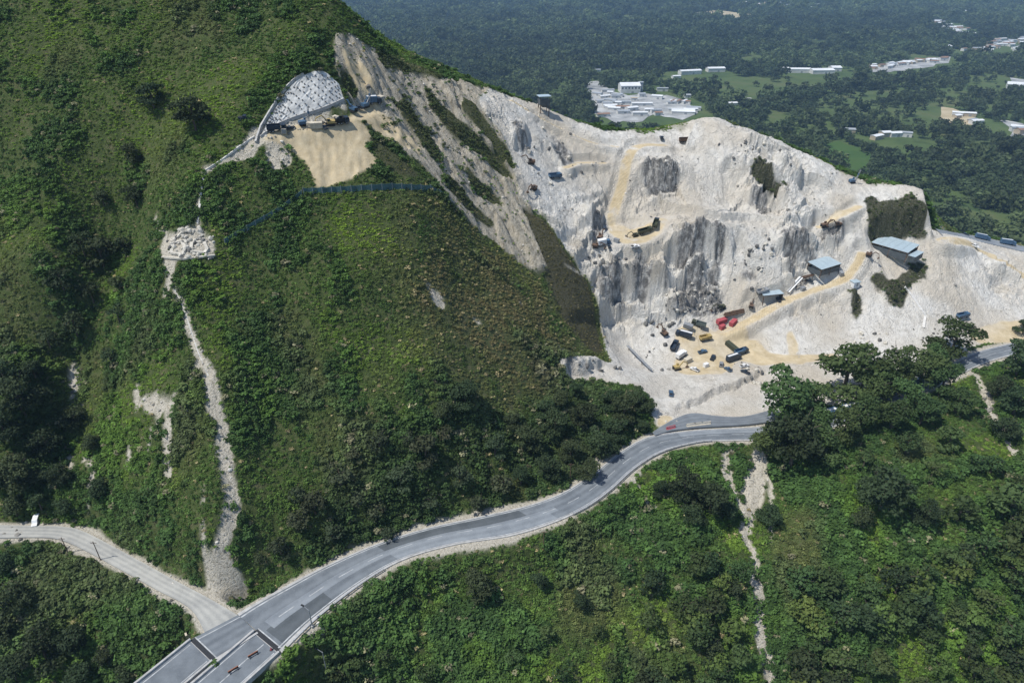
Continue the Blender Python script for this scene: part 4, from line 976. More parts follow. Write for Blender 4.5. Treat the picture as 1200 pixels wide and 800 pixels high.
def pip(x, y, W):
    ins = np.zeros(x.shape, bool); q_ = W[-1]
    for p in W:
        c_ = (p[1] > y) != (q_[1] > y)
        ins ^= c_ & (x < (q_[0] - p[0]) * (y - p[1]) / (q_[1] - p[1] + 1e-12) + p[0]); q_ = p
    return ins

# buildings
M_ROOF_W = plain('white_sheet_roof', (0.72, 0.74, 0.75), 0.5, var=0.15, scale=0.05)
M_ROOF_G = plain('grey_sheet_roof', (0.36, 0.39, 0.42), 0.5, var=0.3, scale=0.05)
M_ROOF_R = plain('clay_roof', (0.26, 0.16, 0.11), 0.8, var=0.3, scale=0.05)
M_WALL_W = plain('whitewashed_wall', (0.60, 0.60, 0.57), 0.8, var=0.2, scale=0.05)
M_WALL_T = plain('ochre_wall', (0.44, 0.37, 0.27), 0.8, var=0.2, scale=0.05)
BLD = []
def building(u, v, w, d, h, rz, roofm, wallm, label, group, pitch=0.22, name='house', windows=0):
    p = vpt(u, v); o = empty(name, (p[0], p[1], VZ + 0.3), rz)
    m = MB(); rise = d * 0.5 * pitch
    m.add([(-w/2,-d/2,-1),(w/2,-d/2,-1),(w/2,d/2,-1),(-w/2,d/2,-1),(-w/2,-d/2,h),(w/2,-d/2,h),(w/2,d/2,h),(-w/2,d/2,h),(-w/2,0,h+rise),(w/2,0,h+rise)],
          [(3,2,1,0),(0,1,5,4),(2,3,7,6),(1,2,6,9,5),(3,0,4,8,7)]); wal = m.build('wall', wallm, o)
    m = MB(); e = 0.6; t = 0.35; W2 = w / 2 + e; D2 = d / 2 + e; zl = h - e * pitch + 0.12; zh = h + rise + 0.12
    for s in (-1, 1): m.add([(-W2, s*D2, zl), (W2, s*D2, zl), (W2, 0, zh), (-W2, 0, zh), (-W2, s*D2, zl+t), (W2, s*D2, zl+t), (W2, 0, zh+t), (-W2, 0, zh+t)], [(3,2,1,0),(4,5,6,7),(0,1,5,4),(1,2,6,5),(2,3,7,6),(3,0,4,7)])
    m.build('roof', roofm, o)
    m = MB(); m.box((w * 0.1, -d/2 - 0.06, min(2.2, h*.35)), (min(5, w * .2), 0.25, min(4.2, h * .7))); m.build('door', M_GREY, o)
    for k in range(windows):
        m = MB(); m.box((-w/2 + w * (k + .5) / windows, -d/2 - 0.06, h * .7), (w / windows * .45, 0.2, h * .22)); m.build('window', M_GLASS, o)
    BLD.append((p[0], p[1], max(w, d) * .7 + 6)); return tag(o, label, 'building', group)
building(737, 108, 46, 34, 16, R(4), M_ROOF_W, M_WALL_W, 'big white warehouse with a bright roof in the works yard across the valley', None, 0.3, 'warehouse', 6)
building(750, 107, 10, 12, 20, R(4), M_ROOF_G, M_ROOF_G, 'narrow tall silo house beside the big white warehouse', None, 0.2, 'silo_house')
building(776, 107, 26, 9, 7, R(0), M_ROOF_G, M_WALL_W, 'grey roofed shed uphill in the works yard', None, name='shed')
building(770, 116, 24, 14, 7, R(-20), M_ROOF_W, M_WALL_W, 'white roofed shed in the middle of the works yard', None, name='shed')
for k, (u, v, w, d, rz, rm) in enumerate([(712,108,30,10,10,M_ROOF_G),(700,112,22,12,-30,M_ROOF_G),(728,122,40,10,3,M_ROOF_G),(752,124,44,9,2,M_ROOF_W),(760,131,18,12,0,M_ROOF_W),(771,135,16,12,10,M_ROOF_R),(788,121,26,5,60,M_ROOF_R),(795,121,26,5,60,M_ROOF_R),(802,121,26,5,60,M_ROOF_W),(800,133,46,26,-8,M_ROOF_W),(730,133,26,14,10,M_ROOF_G),(715,128,22,12,-20,M_ROOF_W),(743,118,14,8,0,M_WALL_T),(721,115,20,9,5,M_ROOF_G)]):
    building(u, v, w, d, 5.5, R(rz), rm, M_WALL_W, 'low works shed grouped around the big white warehouse', 'works sheds', name='shed')
for u, v, w, d, rz in ((808,87,60,20,16),(838,84,48,22,8)): building(u, v, w, d, 9, R(rz), M_ROOF_W, M_WALL_W, 'white roofed hall behind the narrow tree belt of the long meadow', 'white halls at the meadow end', name='hall')
for u, v, w, d, rz in ((916,84,34,16,0),(935,85,62,22,-2),(962,86,60,30,4),(978,83,26,30,0)): building(u, v, w, d, 9, R(rz), M_ROOF_W, M_WALL_W, 'bright white hall in the long row along the meadow', 'white halls along the meadow', name='hall')
building(1105, 58, 50, 26, 10, R(25), M_ROOF_W, M_WALL_W, 'lone bright white hall above the village strip', None, name='hall')
building(1196, 104, 60, 34, 10, R(-30), M_ROOF_W, M_WALL_W, 'pale hall at the valley yard beyond the dark wood', None, name='hall')
building(856, 124, 26, 12, 6, R(10), M_ROOF_W, M_WALL_W, 'white farm building at the edge of the long meadow', None, name='farmhouse')
building(876, 119, 12, 9, 6, R(0), M_ROOF_W, M_WALL_W, 'small white hut at the edge of the long meadow', None, name='hut')
hq = random.Random(21)
def village(n, u0, v0, u1, v1, sp, label, group):
    for k in range(n):
        t = hq.random(); u = u0 + (u1 - u0) * t + hq.gauss(0, sp); v = v0 + (v1 - v0) * t + hq.gauss(0, sp * .22)
        if v < 1: v = 1 + hq.random() * 3
        s = 1 + (60 - min(60, v)) / 60 * 0.8
        building(u, v, hq.uniform(14, 28) * s, hq.uniform(10, 15) * s, hq.uniform(5, 8) * s ** .5, R(hq.uniform(-40, 40)), hq.choice([M_ROOF_W, M_ROOF_W, M_ROOF_G, M_ROOF_R]), hq.choice([M_WALL_W, M_WALL_W, M_WALL_T]), label, group)
village(34, 1008, 82, 1108, 70, 4, 'village house in the pale strip beside the bright hall row', 'houses of the village strip')
village(30, 1080, 12, 1135, 16, 5, 'far village house high up the wooded valley side', 'houses of the far village')
village(36, 1085, 24, 1125, 40, 6, 'village house on the slanting lane below the far village', 'houses along the slanting lane')
village(34, 1140, 62, 1200, 46, 8, 'village house scattered in the woods above the pale hall', 'houses scattered in the woods')
village(14, 1170, 48, 1200, 62, 4, 'village house on the lane beside the scattered woods houses', 'houses on the woods lane')
village(26, 865, 6, 965, 9, 9, 'far house above the bare tan field', 'far houses above the bare field')
village(7, 1176, 150, 1200, 156, 4, 'house by the gravel clearing in the dark wood', 'houses by the gravel clearing')
village(5, 1118, 132, 1142, 146, 4, 'house at the bare earth clearing', 'houses at the bare clearing')
village(5, 985, 156, 1060, 162, 8, 'small house half hidden in trees above the bright crop field', 'houses above the crop field')
for k in range(26):
    building(hq.uniform(690, 814), hq.uniform(104, 137), hq.uniform(12, 30), hq.uniform(8, 14), hq.uniform(4, 7), R(hq.uniform(-25, 25)), hq.choice([M_ROOF_W, M_ROOF_G, M_ROOF_W, M_ROOF_R]), M_WALL_W, 'low works shed grouped around the big white warehouse', 'works sheds', name='shed')
building(700, 84, 16, 10, 5, 0.2, M_ROOF_G, M_WALL_W, 'lone grey house in the meadow above the works yard', None)
building(792, 92, 22, 12, 6, 0.3, M_ROOF_W, M_WALL_W, 'pale house beside the tree belt below the white halls', None)

# forest
def forest_points(n, y0, y1):
    y = np.sqrt(rng.uniform(y0 ** 2, y1 ** 2, n)); x = rng.uniform(-0.36, 0.88, n) * y; return x, y
xa, ya = forest_points(460000, 380, 5600)
sz = 8.0 + np.clip(ya, 0, 5600) / 235
keepp = rng.random(len(xa)) < (9.5 / sz) ** 2 * 1.05
dens = np.ones(len(xa)); big = fbm(xa, ya, 260, 3, 300)
dens *= 0.25 + 0.75 * sstep(-0.28, 0.10, big + 0.3 * (xa < 0.12 * ya))
for W, c_ in FIELDS:
    dens = np.where(pip(xa, ya, W), dens * np.where(c_ > 0.9, 1 - c_, (1 - c_) * 2.4 * sstep(-0.05, 0.25, fbm(xa, ya, 70, 3, 310))), dens)
bx_ = np.array(BLD)
keepp &= rng.random(len(xa)) < dens
hz = hlook(Z, xa, ya); onhill = (ya < ys[-1]) & (xa < xs[-1])
zz = np.where(onhill, np.maximum(hz, VZ), VZ)
keepp &= ~((ya < 345) | (onhill & (zz > 25)))
Pf = np.stack([xa, ya, zz], -1); keepp &= inview(Pf, 160, 60)
Pf, sz = Pf[keepp], sz[keepp]
near_b = np.zeros(len(Pf), bool)
for b in bx_: near_b |= ((Pf[:, 0] - b[0]) ** 2 + (Pf[:, 1] - b[1]) ** 2 < b[2] ** 2) | ((np.abs(Pf[:, 0] - b[0]) < b[2]) & (Pf[:, 1] < b[1]) & (Pf[:, 1] > b[1] - b[2] - sz * 7))
Pf, sz = Pf[~near_b], sz[~near_b]
nf = fbm(Pf[:, 0], Pf[:, 1], 120, 3, 320)
tf = C(0.052, 0.078, 0.034) + (C(0.085, 0.115, 0.045) - C(0.052, 0.078, 0.034)) * np.clip(nf + 0.35, 0, 1)[:, None]
tf *= 0.95 * rng.uniform(0.5, 1.6, (len(Pf), 1)) * (1 + 0.5 * fbm(Pf[:, 0], Pf[:, 1], 420, 2, 330)[:, None])
sz = sz * rng.gamma(6, 1 / 6, len(Pf)) * 1.25
tag(scatter('valley_forest', Pf - np.array([0, 0, 0.6]), tf, np.stack([sz, sz, sz * rng.uniform(.7, 1.1, len(Pf))], -1), rng.integers(0, 5, len(Pf)), CANOPY, 'far woodland filling the valley floor behind the quarry', 'forest'), kind='stuff')
print('forest', len(Pf))
tq_ = random.Random(33)
VT = [(870,128,20),(882,126,22),(895,124,20),(905,122,22),(880,134,16),(862,134,14),(918,128,14),(935,134,14),(930,104,14),(942,102,16),(955,104,12),(968,106,18),(982,104,20),(990,98,18),(1002,104,24),(996,112,18),(1010,110,16),(1020,100,14),(836,110,16),(828,114,18),(818,104,16),(824,96,14),(838,92,10),(1030,112,14),(1044,108,18),(1060,104,16),(1072,108,16),(1090,112,18),(1050,124,14),(1034,128,16),(1012,128,14),(990,126,14),(972,124,12),(955,128,12),(940,146,18),(925,148,14),(960,150,16),(978,146,18),(996,150,16),(1080,126,16),(1066,132,14),(1100,122,14),(1130,126,16)]
for u, v, d in VT:
    p = vpt(u, v + 3); D = d * proj(*p)[2] / FPX * 0.85
    f = tq_.uniform(.8, 1.2)
    tree(p[0], p[1], VZ + 0.3, D, D * tq_.uniform(.75, 1.0), (0.055 * f, 0.078 * f, 0.034 * f), 'broad hedgerow tree standing in the valley meadows', 'valley meadow trees', False, far=True)

# ------------------------------------------------------------------ air
def haze():
    m = bpy.data.materials.new('haze_air'); m.use_nodes = True; nt = m.node_tree; nt.nodes.clear()
    out = nt.nodes.new('ShaderNodeOutputMaterial'); pv = nt.nodes.new('ShaderNodeVolumePrincipled')
    pv.inputs['Color'].default_value = (0.42, 0.68, 0.98, 1); pv.inputs['Density'].default_value = 0.00008; pv.inputs['Anisotropy'].default_value = 0.0
    nt.links.new(pv.outputs[0], out.inputs['Volume'])
    mb = MB(); mb.box((0, 10000, (VZ - 1 + 230) / 2), (44000, 26000, 230 - VZ + 1)); o = mb.build('haze', m)
    return tag(o, 'thin blue haze hanging over the valley', 'haze', kind='stuff')
haze()

# ------------------------------------------------------------------ machines
def wheels(o, xs_, w, r, wd=0.5):
    m = MB(); m.tube((0, -wd / 2, 0), (0, wd / 2, 0), r, r, 14); me = m.mesh('wheel'); me.materials.append(M_BLACK)
    h = MB(); h.tube((0, -wd / 2 - .03, 0), (0, wd / 2 + .03, 0), r * .5, r * .5, 10); hm = h.mesh('rim'); hm.materials.append(M_GREY)
    for x in xs_:
        for s in (-1, 1):
            k = link('wheel', me, None, o, (x, s * w / 2, r)); link('rim', hm, None, k)
def dump_truck(cab, bed, L=8.0, tipped=0.0, stripe=None):
    o = empty('dump_truck', (0, 0, 0))
    m = MB(); m.box((0, 0, 1.0), (L, 1.1, .35)); m.build('chassis', M_BLACK, o)
    m = MB(); m.prism([(L*.5-2.1, .9), (L*.5, .9), (L*.5, 2.0), (L*.5-.35, 3.0), (L*.5-2.1, 3.0)], -1.25, 1.25); c = m.build('cab', cab, o)
    m = MB(); m.box((L*.5 - .13, 0, 2.45), (.12, 2.1, .8), M=Matrix.Rotation(R(-19), 3, 'Y')); m.build('windscreen', M_GLASS, c)
    for s in (-1, 1):
        m = MB(); m.box((L*.5 - 1.15, s * 1.26, 2.4), (1.0, .06, .7)); m.build('side_window', M_GLASS, c)
    m = MB(); b0 = -L*.5; b1 = L*.5 - 2.4
    for s in (-1, 1): m.box(((b0 + b1) / 2, s * 1.25, 2.1), (b1 - b0, .14, 1.6))
    m.box(((b0 + b1) / 2, 0, 1.36), (b1 - b0, 2.4, .16)); m.box((b1 - .07, 0, 2.3), (.14, 2.64, 2.0)); m.box((b0 + .07, 0, 1.95), (.14, 2.36, 1.25))
    bd = m.build('tipper_body', bed, o)
    for k in range(4):
        m = MB()
        for s in (-1, 1): m.box((b0 + .6 + k * (b1 - b0 - 1.2) / 3, s * 1.36, 2.1), (.16, .1, 1.5))
        m.build('rib', bed, bd)
    if stripe: 
        m = MB(); m.box(((b0 + b1) / 2, 0, 2.55), (b1 - b0 - .5, 1.0, .5), taper=.6); m.build('load', stripe, o)
    wheels(o, (L*.5 - 1.3, -L*.5 + 2.4, -L*.5 + 1.15), 2.2, .55); return o
def box_truck(cab, body, L=9.0):
    o = empty('box_truck', (0, 0, 0))
    m = MB(); m.box((0, 0, .95), (L, 1.1, .3)); m.build('chassis', M_BLACK, o)
    m = MB(); m.prism([(L*.5-1.9, .8), (L*.5, .8), (L*.5, 1.9), (L*.5-.3, 2.8), (L*.5-1.9, 2.8)], -1.2, 1.2); c = m.build('cab', cab, o)
    m = MB(); m.box((L*.5 - .10, 0, 2.3), (.12, 2.0, .75), M=Matrix.Rotation(R(-18), 3, 'Y')); m.build('windscreen', M_GLASS, c)
    m = MB(); m.box((-1.05, 0, 2.4), (L - 2.3, 2.5, 2.6)); b = m.build('box_body', body, o)
    m = MB(); m.box((-1.05, 0, 3.74), (L - 2.6, 1.1, .08)); m.build('roof_strip', M_WHITE, b)
    wheels(o, (L*.5 - 1.2, -L*.5 + 2.2, -L*.5 + 1.0), 2.1, .52); return o
def pickup(paint, L=5.2, name='pickup'):
    o = empty(name, (0, 0, 0))
    m = MB(); m.prism([(-L/2, .45), (L/2, .45), (L/2, .95), (L/2 - 1.3, 1.08), (L/2 - 2.0, 1.75), (-.6, 1.75), (-.75, 1.1), (-L/2, 1.1)] if name == 'pickup' else [(-L/2, .45), (L/2, .45), (L/2, .95), (L/2 - 1.2, 1.1), (L/2 - 1.9, 1.85), (-L/2 + .25, 1.85), (-L/2, 1.1)], -.92, .92); b = m.build('body', paint, o)
    m = MB(); m.box((L/2 - 1.62, 0, 1.43), (.06, 1.6, .75), M=Matrix.Rotation(R(-46), 3, 'Y')); m.build('windscreen', M_GLASS, b)
    for s in (-1, 1):
        m = MB(); m.box((.0, s * .93, 1.42), (1.3, .05, .45)); m.build('side_window', M_GLASS, b)
        m = MB(); m.box((L/2 + .01, s * .65, .82), (.06, .35, .2)); m.build('headlight', M_WHITE, b)
    if name == 'pickup':
        m = MB(); m.box((-L/2 + .95, 0, 1.1), (1.7, 1.5, .06)); m.build('load_bed', M_BLACK, o)
    wheels(o, (L/2 - .95, -L/2 + 1.0), 1.65, .38, .3); return o
def excavator(paint, reach=1.0, swing=0.0):
    o = empty('excavator', (0, 0, 0))
    for s in (-1, 1):
        m = MB(); m.prism([(-2.0, .25), (-1.6, 0), (1.6, 0), (2.0, .25), (2.0, .65), (1.6, .9), (-1.6, .9), (-2.0, .65)], s * 1.1 - .3, s * 1.1 + .3); m.build('track', M_BLACK, o)
    m = MB(); m.tube((0, 0, .6), (0, 0, 1.15), .75, .75, 12); m.box((-.5, 0, 1.7), (3.2, 2.4, 1.1)); b = m.build('upper_body', paint, o)
    m = MB(); m.box((.55, .7, 2.5), (1.4, 1.0, 1.5), taper=.85); c = m.build('cab', paint, o)
    m = MB(); m.box((1.22, .7, 2.6), (.08, .8, 1.0)); m.box((.55, 1.2, 2.6), (1.0, .08, .9)); m.build('window', M_GLASS, c)
    m = MB(); m.box((-1.9, 0, 1.7), (.6, 2.3, 1.0), taper=.9); m.build('counterweight', M_BLACK, o)
    p0, p1, p2, p3 = Vector((.9, -.2, 1.7)), Vector((3.2 * reach, -.2, 4.4)), Vector((5.6 * reach, -.2, 3.4)), Vector((6.2 * reach, -.2, 1.2))
    m = MB(); m.bar(p0, p1, .5, .42); m.bar(p1, p2, .45, .38); bo = m.build('boom', paint, o)
    m = MB(); m.tube((1.4, -.2, 1.4), p1 * .7 + Vector((.2, 0, .3)), .12, .12, 6); m.build('hydraulic_cylinder', M_GREY, bo)
    m = MB(); m.bar(p2, p3, .36, .32); m.build('arm', paint, o)
    m = MB(); m.prism([(p3.x - .9, p3.z - 1.0), (p3.x + .1, p3.z - 1.0), (p3.x + .45, p3.z), (p3.x - .2, p3.z + .1)], -.8, .4); m.build('bucket', M_RUST, o)
    return o
def drill_rig(paint):
    o = empty('drill_rig', (0, 0, 0))
    for s in (-1, 1):
        m = MB(); m.prism([(-1.9, .2), (-1.5, 0), (1.5, 0), (1.9, .2), (1.9, .6), (1.5, .8), (-1.5, .8), (-1.9, .6)], s * 1.0 - .25, s * 1.0 + .25); m.build('track', M_BLACK, o)
    m = MB(); m.box((-.4, 0, 1.4), (3.4, 2.1, 1.3)); m.build('engine_housing', paint, o)
    m = MB(); m.box((.9, .6, 2.4), (1.0, .9, 1.3), taper=.9); m.build('cab', paint, o)
    m = MB()
    for dx, dy in ((-.25, -.25), (.25, -.25), (.25, .25), (-.25, .25)): m.bar((2.1 + dx, -.3 + dy, .3), (2.6 + dx, -.3 + dy, 8.0), .12, .12)
    for k in range(7): m.bar((2.15 + k * .07 - .25, -.55, .8 + k * 1.1), (2.2 + k * .07 + .25, -.55, 1.6 + k * 1.1), .08, .08)
    ms = m.build('mast', M_GREY, o)
    m = MB(); m.box((2.45, -.3, 5.4), (.8, .8, 1.0)); m.build('rotary_head', paint, ms)
    m = MB(); m.bar((.6, -.3, 1.9), (2.35, -.3, 4.4), .22, .22); m.build('stay', M_GREY, o)
    return o
def container(paint, L=6.0, name='site_container'):
    o = empty(name, (0, 0, 0))
    m = MB(); m.box((0, 0, 1.3), (L, 2.4, 2.5)); b = m.build('shell', paint, o)
    for k in range(int(L / .6)):
        m = MB()
        for s in (-1, 1): m.box((-L/2 + .4 + k * .6, s * 1.23, 1.3), (.2, .08, 2.1))
        m.build('rib', paint, b)
    m = MB(); m.box((L/2 + .04, 0, 1.25), (.08, 2.0, 2.1)); m.build('door', M_GREY, b)
    return o
PARKED = []
def place(o, u, v, rz, label, cat, group=None, flat=False, z=None, scale=1.0):
    P_, ok = hit(u, v) if z is None else (np.array(wz0(u, v, z)), True)
    x, y = P_[0], P_[1]; zz_ = (ground(x, y) if z is None else z); PARKED.append((x, y))
    nrm = normal_at(x, y) if z is None else Vector((0, 0, 1))
    if nrm.z < 0.985:
        h_ = Vector((nrm.x, nrm.y)); h_.normalize(); hh = math.sqrt(1 - .985 ** 2); nrm = Vector((h_.x * hh, h_.y * hh, .985))
    q_ = Vector((0, 0, 1)).rotation_difference(nrm).to_matrix() @ Matrix.Rotation(R(rz), 3, 'Z')
    o.rotation_euler = q_.to_euler(); o.location = (x, y, zz_ + .04); o.scale = (scale * .76,) * 3
    return tag(o, label, cat, group)
# yard on the quarry floor
place(dump_truck(M_GREEN, plain('grey_green_steel', (.12, .15, .14), .6), 8), 818, 382, 160, 'grey green dump truck parked under the rubble bank beside the red crates', 'truck')
place(box_truck(M_NAVY, M_NAVY, 9), 801, 394, 155, 'navy box truck parked at the foot of the rubble bank', 'truck')
place(dump_truck(M_NAVY, M_NAVY, 7.5), 790, 407, 60, 'navy dump truck behind the white truck on the quarry floor', 'truck')
place(box_truck(M_WHITE, M_WHITE, 7), 798, 418, 40, 'white box truck on the quarry floor', 'truck')
place(pickup(M_BLUE), 823, 413, 20, 'blue pickup alone in the middle of the tan quarry floor', 'pickup')
place(excavator(M_YELLOW), 793, 433, 20, 'yellow excavator at the edge of the tan quarry floor', 'excavator')
place(box_truck(M_NAVY, M_NAVY, 9.5), 859, 422, 30, 'navy box truck with a pale roof strip beside the haul loop berm', 'truck')
place(dump_truck(M_NAVY, M_BLUE, 8), 868, 414, 25, 'navy and blue dump truck touching the haul loop', 'truck')
place(container(M_GREEN, 8), 857, 408, 120, 'olive green long container beside the navy trucks', 'container')
place(pickup(M_BLUE), 853, 434, 110, 'blue pickup behind the berm of the quarry floor', 'pickup')
place(pickup(M_GREY), 845, 428, 70, 'grey pickup behind the navy box truck', 'pickup')
place(container(M_RED, 6), 845, 378, 25, 'red container with its long side against the pipe pile', 'container')
place(container(M_RED, 5), 859, 380, 45, 'red container beside the haul ramp', 'container')
place(container(M_RED, 3), 846, 385, 30, 'short red container in front of the two long red ones', 'container')
place(pickup(M_WHITE), 814, 434, 130, 'white pickup at the edge of the tan quarry floor', 'pickup')
for u, v in ((856, 369), (864, 367)):
    P_, ok = hit(u, v); o = empty('pipe_pile', (P_[0], P_[1], ground(P_[0], P_[1])), R(20))
    pm = MB(); pm.tube((-3, 0, 0), (3, 0, 0), .3, .3, 10); pme = pm.mesh('pipe'); pme.materials.append(M_RUST)
    for k, (yy_, zz_) in enumerate(((-.65, .3), (0, .3), (.65, .3), (-.33, .85), (.33, .85), (0, 1.4))): link('pipe', pme, None, o, (0, yy_, zz_))
    tag(o, 'pile of rusty pipes above the red containers', 'pipes', 'pipe piles')
place(container(M_CREAM, 4), 806, 424, 30, 'cream container behind the white pickup on the quarry floor', 'container')
place(pickup(M_NAVY), 835, 420, 60, 'navy pickup crossing the tan quarry floor', 'pickup')
place(dump_truck(M_YELLOW, M_YELLOW, 7), 826, 398, 20, 'yellow dump truck between the grey green truck and the haul ramp', 'truck')
place(container(M_GREY, 5), 806, 384, 150, 'grey container between the two trucks at the rubble bank', 'container')
place(pickup(M_WHITE), 872, 430, 20, 'white pickup beside the berm near the haul loop', 'pickup')
place(excavator(M_RUST), 778, 392, 120, 'rusty excavator at the foot of the white rubble fan', 'excavator')
place(excavator(M_GREEN), 845, 362, 200, 'olive excavator on the rubble bank above the red containers', 'excavator')
place(pickup(M_BLUE), 786, 462, 80, 'blue pickup on the pale lower apron of the quarry', 'pickup')
place(dump_truck(M_GREY, M_GREY, 7), 893, 344, 20, 'grey dump truck beside the low flat shed', 'truck')
vq = random.Random(77)
for k in range(140):
    u, v = vq.choice([(vq.uniform(783, 836), vq.uniform(378, 442)), (vq.uniform(850, 880), vq.uniform(405, 438)), (vq.uniform(783, 812), vq.uniform(395, 436))])
    P_, ok = hit(u, v)
    if any(math.hypot(P_[0] - a, P_[1] - b) < 5.2 for a, b in PARKED): continue
    kind_ = vq.randrange(4)
    o = (lambda: pickup(vq.choice([M_NAVY, M_WHITE, M_GREY, M_BLUE])), lambda: container(vq.choice([M_GREY, M_WHITE, M_CREAM, M_NAVY]), 3.4), lambda: container(vq.choice([M_NAVY, M_GREEN]), 4.4), lambda: pickup(M_NAVY))[kind_]()
    if kind_ in (1, 2): place(o, u, v, vq.choice([20, 30, 110]), 'small site container among the parked trucks on the quarry floor', 'container', 'small containers on the quarry floor', scale=.8)
    else: place(o, u, v, vq.choice([20, 35, 200, 120]), 'small pickup among the parked trucks on the quarry floor', 'pickup', 'small pickups on the quarry floor')
for u, v, k in ((714,290,0),(722,284,1),(698,290,2),(948,330,0),(985,322,1),(1018,300,2),(940,340,1),(880,360,2),(912,352,0)):
    o = (lambda: pickup(M_NAVY), lambda: container(M_GREY, 3.4), lambda: excavator(M_RUST))[k]()
    place(o, u, v, vq.uniform(0, 360), ('dark pickup on a quarry ledge by the sheds and terrace', 'grey container on a quarry ledge by the sheds and terrace', 'rusty excavator on a quarry ledge by the sheds and terrace')[k], ('pickup', 'container', 'excavator')[k], ('dark pickups on the ledges', 'grey containers on the ledges', 'rusty excavators on the ledges')[k], scale=.85)
for u, v, k in ((340,152,0),(364,149,1),(380,151,0),(394,142,1),(420,128,0),(446,118,1),(333,156,1)):
    place(pickup(M_NAVY) if k == 0 else container(M_CREAM, 3), u, v, vq.uniform(0, 360), 'dark pickup squeezed among the machines on the hill pad' if k == 0 else 'cream site box among the machines on the hill pad', 'pickup' if k == 0 else 'container', 'dark pickups on the hill pad' if k == 0 else 'cream boxes on the hill pad', scale=.85)
# loop road terrace
place(box_truck(M_BLUE, M_WHITE, 7), 708, 287, 10, 'blue and white truck on the terrace of the tan loop road', 'truck')
place(excavator(M_RUST), 704, 280, 60, 'dark excavator behind the blue and white truck', 'excavator')
place(dump_truck(M_NAVY, M_GREEN, 8), 768, 264, 70, 'dark dump truck at the upper end of the loop road terrace', 'truck')
place(dump_truck(M_GREEN, M_GREEN, 9), 756, 273, 25, 'olive dump truck along the rim of the loop road terrace', 'truck')
place(excavator(M_GREEN), 744, 277, 200, 'dusty olive excavator behind the olive dump truck', 'excavator', scale=.8)
place(pickup(M_WHITE), 744, 290, 20, 'white pickup at the terrace rim', 'pickup')
# upper quarry
place(excavator(M_RUST), 622, 192, 180, 'dark excavator digging high on the pale slope under the green strip', 'excavator')
place(dump_truck(M_BLUE, M_BLUE, 8), 650, 209, 30, 'blue dump truck at the end of the thin tan track', 'truck')
place(excavator(M_RUST), 625, 223, 240, 'dark excavator at the edge of the olive hill strip', 'excavator')
place(dump_truck(M_NAVY, M_RUST, 8), 803, 167, 5, 'dark dump truck under the quarry summit', 'truck')
place(pickup(M_NAVY), 775, 163, 90, 'dark pickup at the quarry saddle', 'pickup')
place(drill_rig(M_BLUE), 998, 214, 20, 'blue drill rig at the crest above the mossy cliff', 'drill rig')
place(excavator(M_RUST), 966, 266, 10, 'dark excavator on the ledge above the small sheds', 'excavator')
place(excavator(M_RUST), 981, 265, 190, 'dark excavator on the ledge, facing the other one', 'excavator')
place(dump_truck(M_BLUE, M_BLUE, 8), 1127, 372, 20, 'blue dump truck on the pale flank above the road', 'truck')
# upper road and queue under the trees
for u, v, k in ((1130,274,0),(1150,281,1),(1180,285,2),(1141,287,3)):
    if k == 0: place(pickup(M_NAVY), u, v + 2, -10, 'dark pickup at the start of the upper road', 'pickup')
    if k == 1: place(box_truck(M_BLUE, M_BLUE, 9), u, v, -10, 'blue box truck on the upper road, first of two', 'truck')
    if k == 2: place(box_truck(M_BLUE, M_BLUE, 9), u, v + 2, -12, 'blue box truck on the upper road, farther along the bend', 'truck')
    if k == 3: place(pickup(M_WHITE), u, v + 2, -40, 'white pickup on the track below the upper road', 'pickup')
mid = (ROAD_A + ROAD_B) / 2; mu = proj(mid[:, 0], mid[:, 1], mid[:, 2])[0]
for k, ut in enumerate((948, 972, 1000, 1022, 1046, 1072)):
    i = int(np.abs(mu - ut).argmin()); f = .3 if k % 2 else .32; p = ROAD_A[i] * (1 - f) + ROAD_B[i] * f; d_ = mid[min(i + 1, 219)] - mid[i - 1]
    o = box_truck(M_BLUE, M_BLUE if k % 3 else M_NAVY, 9); o.location = (p[0], p[1], p[2] + .03); o.rotation_euler = (0, 0, math.atan2(d_[1], d_[0]))
    tag(o, 'blue truck queuing on the road behind the tall roadside trees', 'truck', 'trucks queuing under the trees')
o = pickup(M_WHITE, 5.4, 'van'); place(o, 43, 611, -75, 'white van parked at the verge of the gravel road', 'van')
# machine pad on the hill
place(dump_truck(M_NAVY, M_NAVY, 8), 325, 154, 15, 'navy dump truck at the end of the machine pad under the anchored wall', 'truck')
place(drill_rig(M_BLUE), 356, 147, 30, 'blue drill rig in the middle of the machine pad', 'drill rig')
place(container(M_CREAM, 5), 371, 150, 15, 'cream container beside the drill rig on the pad', 'container')
place(excavator(M_YELLOW), 387, 147, 200, 'yellow excavator on the machine pad above the sand bank', 'excavator')
place(dump_truck(M_NAVY, M_BLACK, 6), 401, 145, 30, 'black dump truck above the sand bank', 'truck')
place(excavator(M_BLUE), 413, 131, 150, 'blue excavator where the pad meets the ridge track', 'excavator')
place(drill_rig(M_BLUE), 428, 126, 60, 'blue drill rig on the ridge end of the pad', 'drill rig')
place(box_truck(M_NAVY, M_BLUE, 7), 438, 122, 30, 'blue box truck on the ridge end of the pad', 'truck')
place(pickup(M_NAVY), 287, 140, 10, 'dark pickup on the path outside the anchored wall', 'pickup')

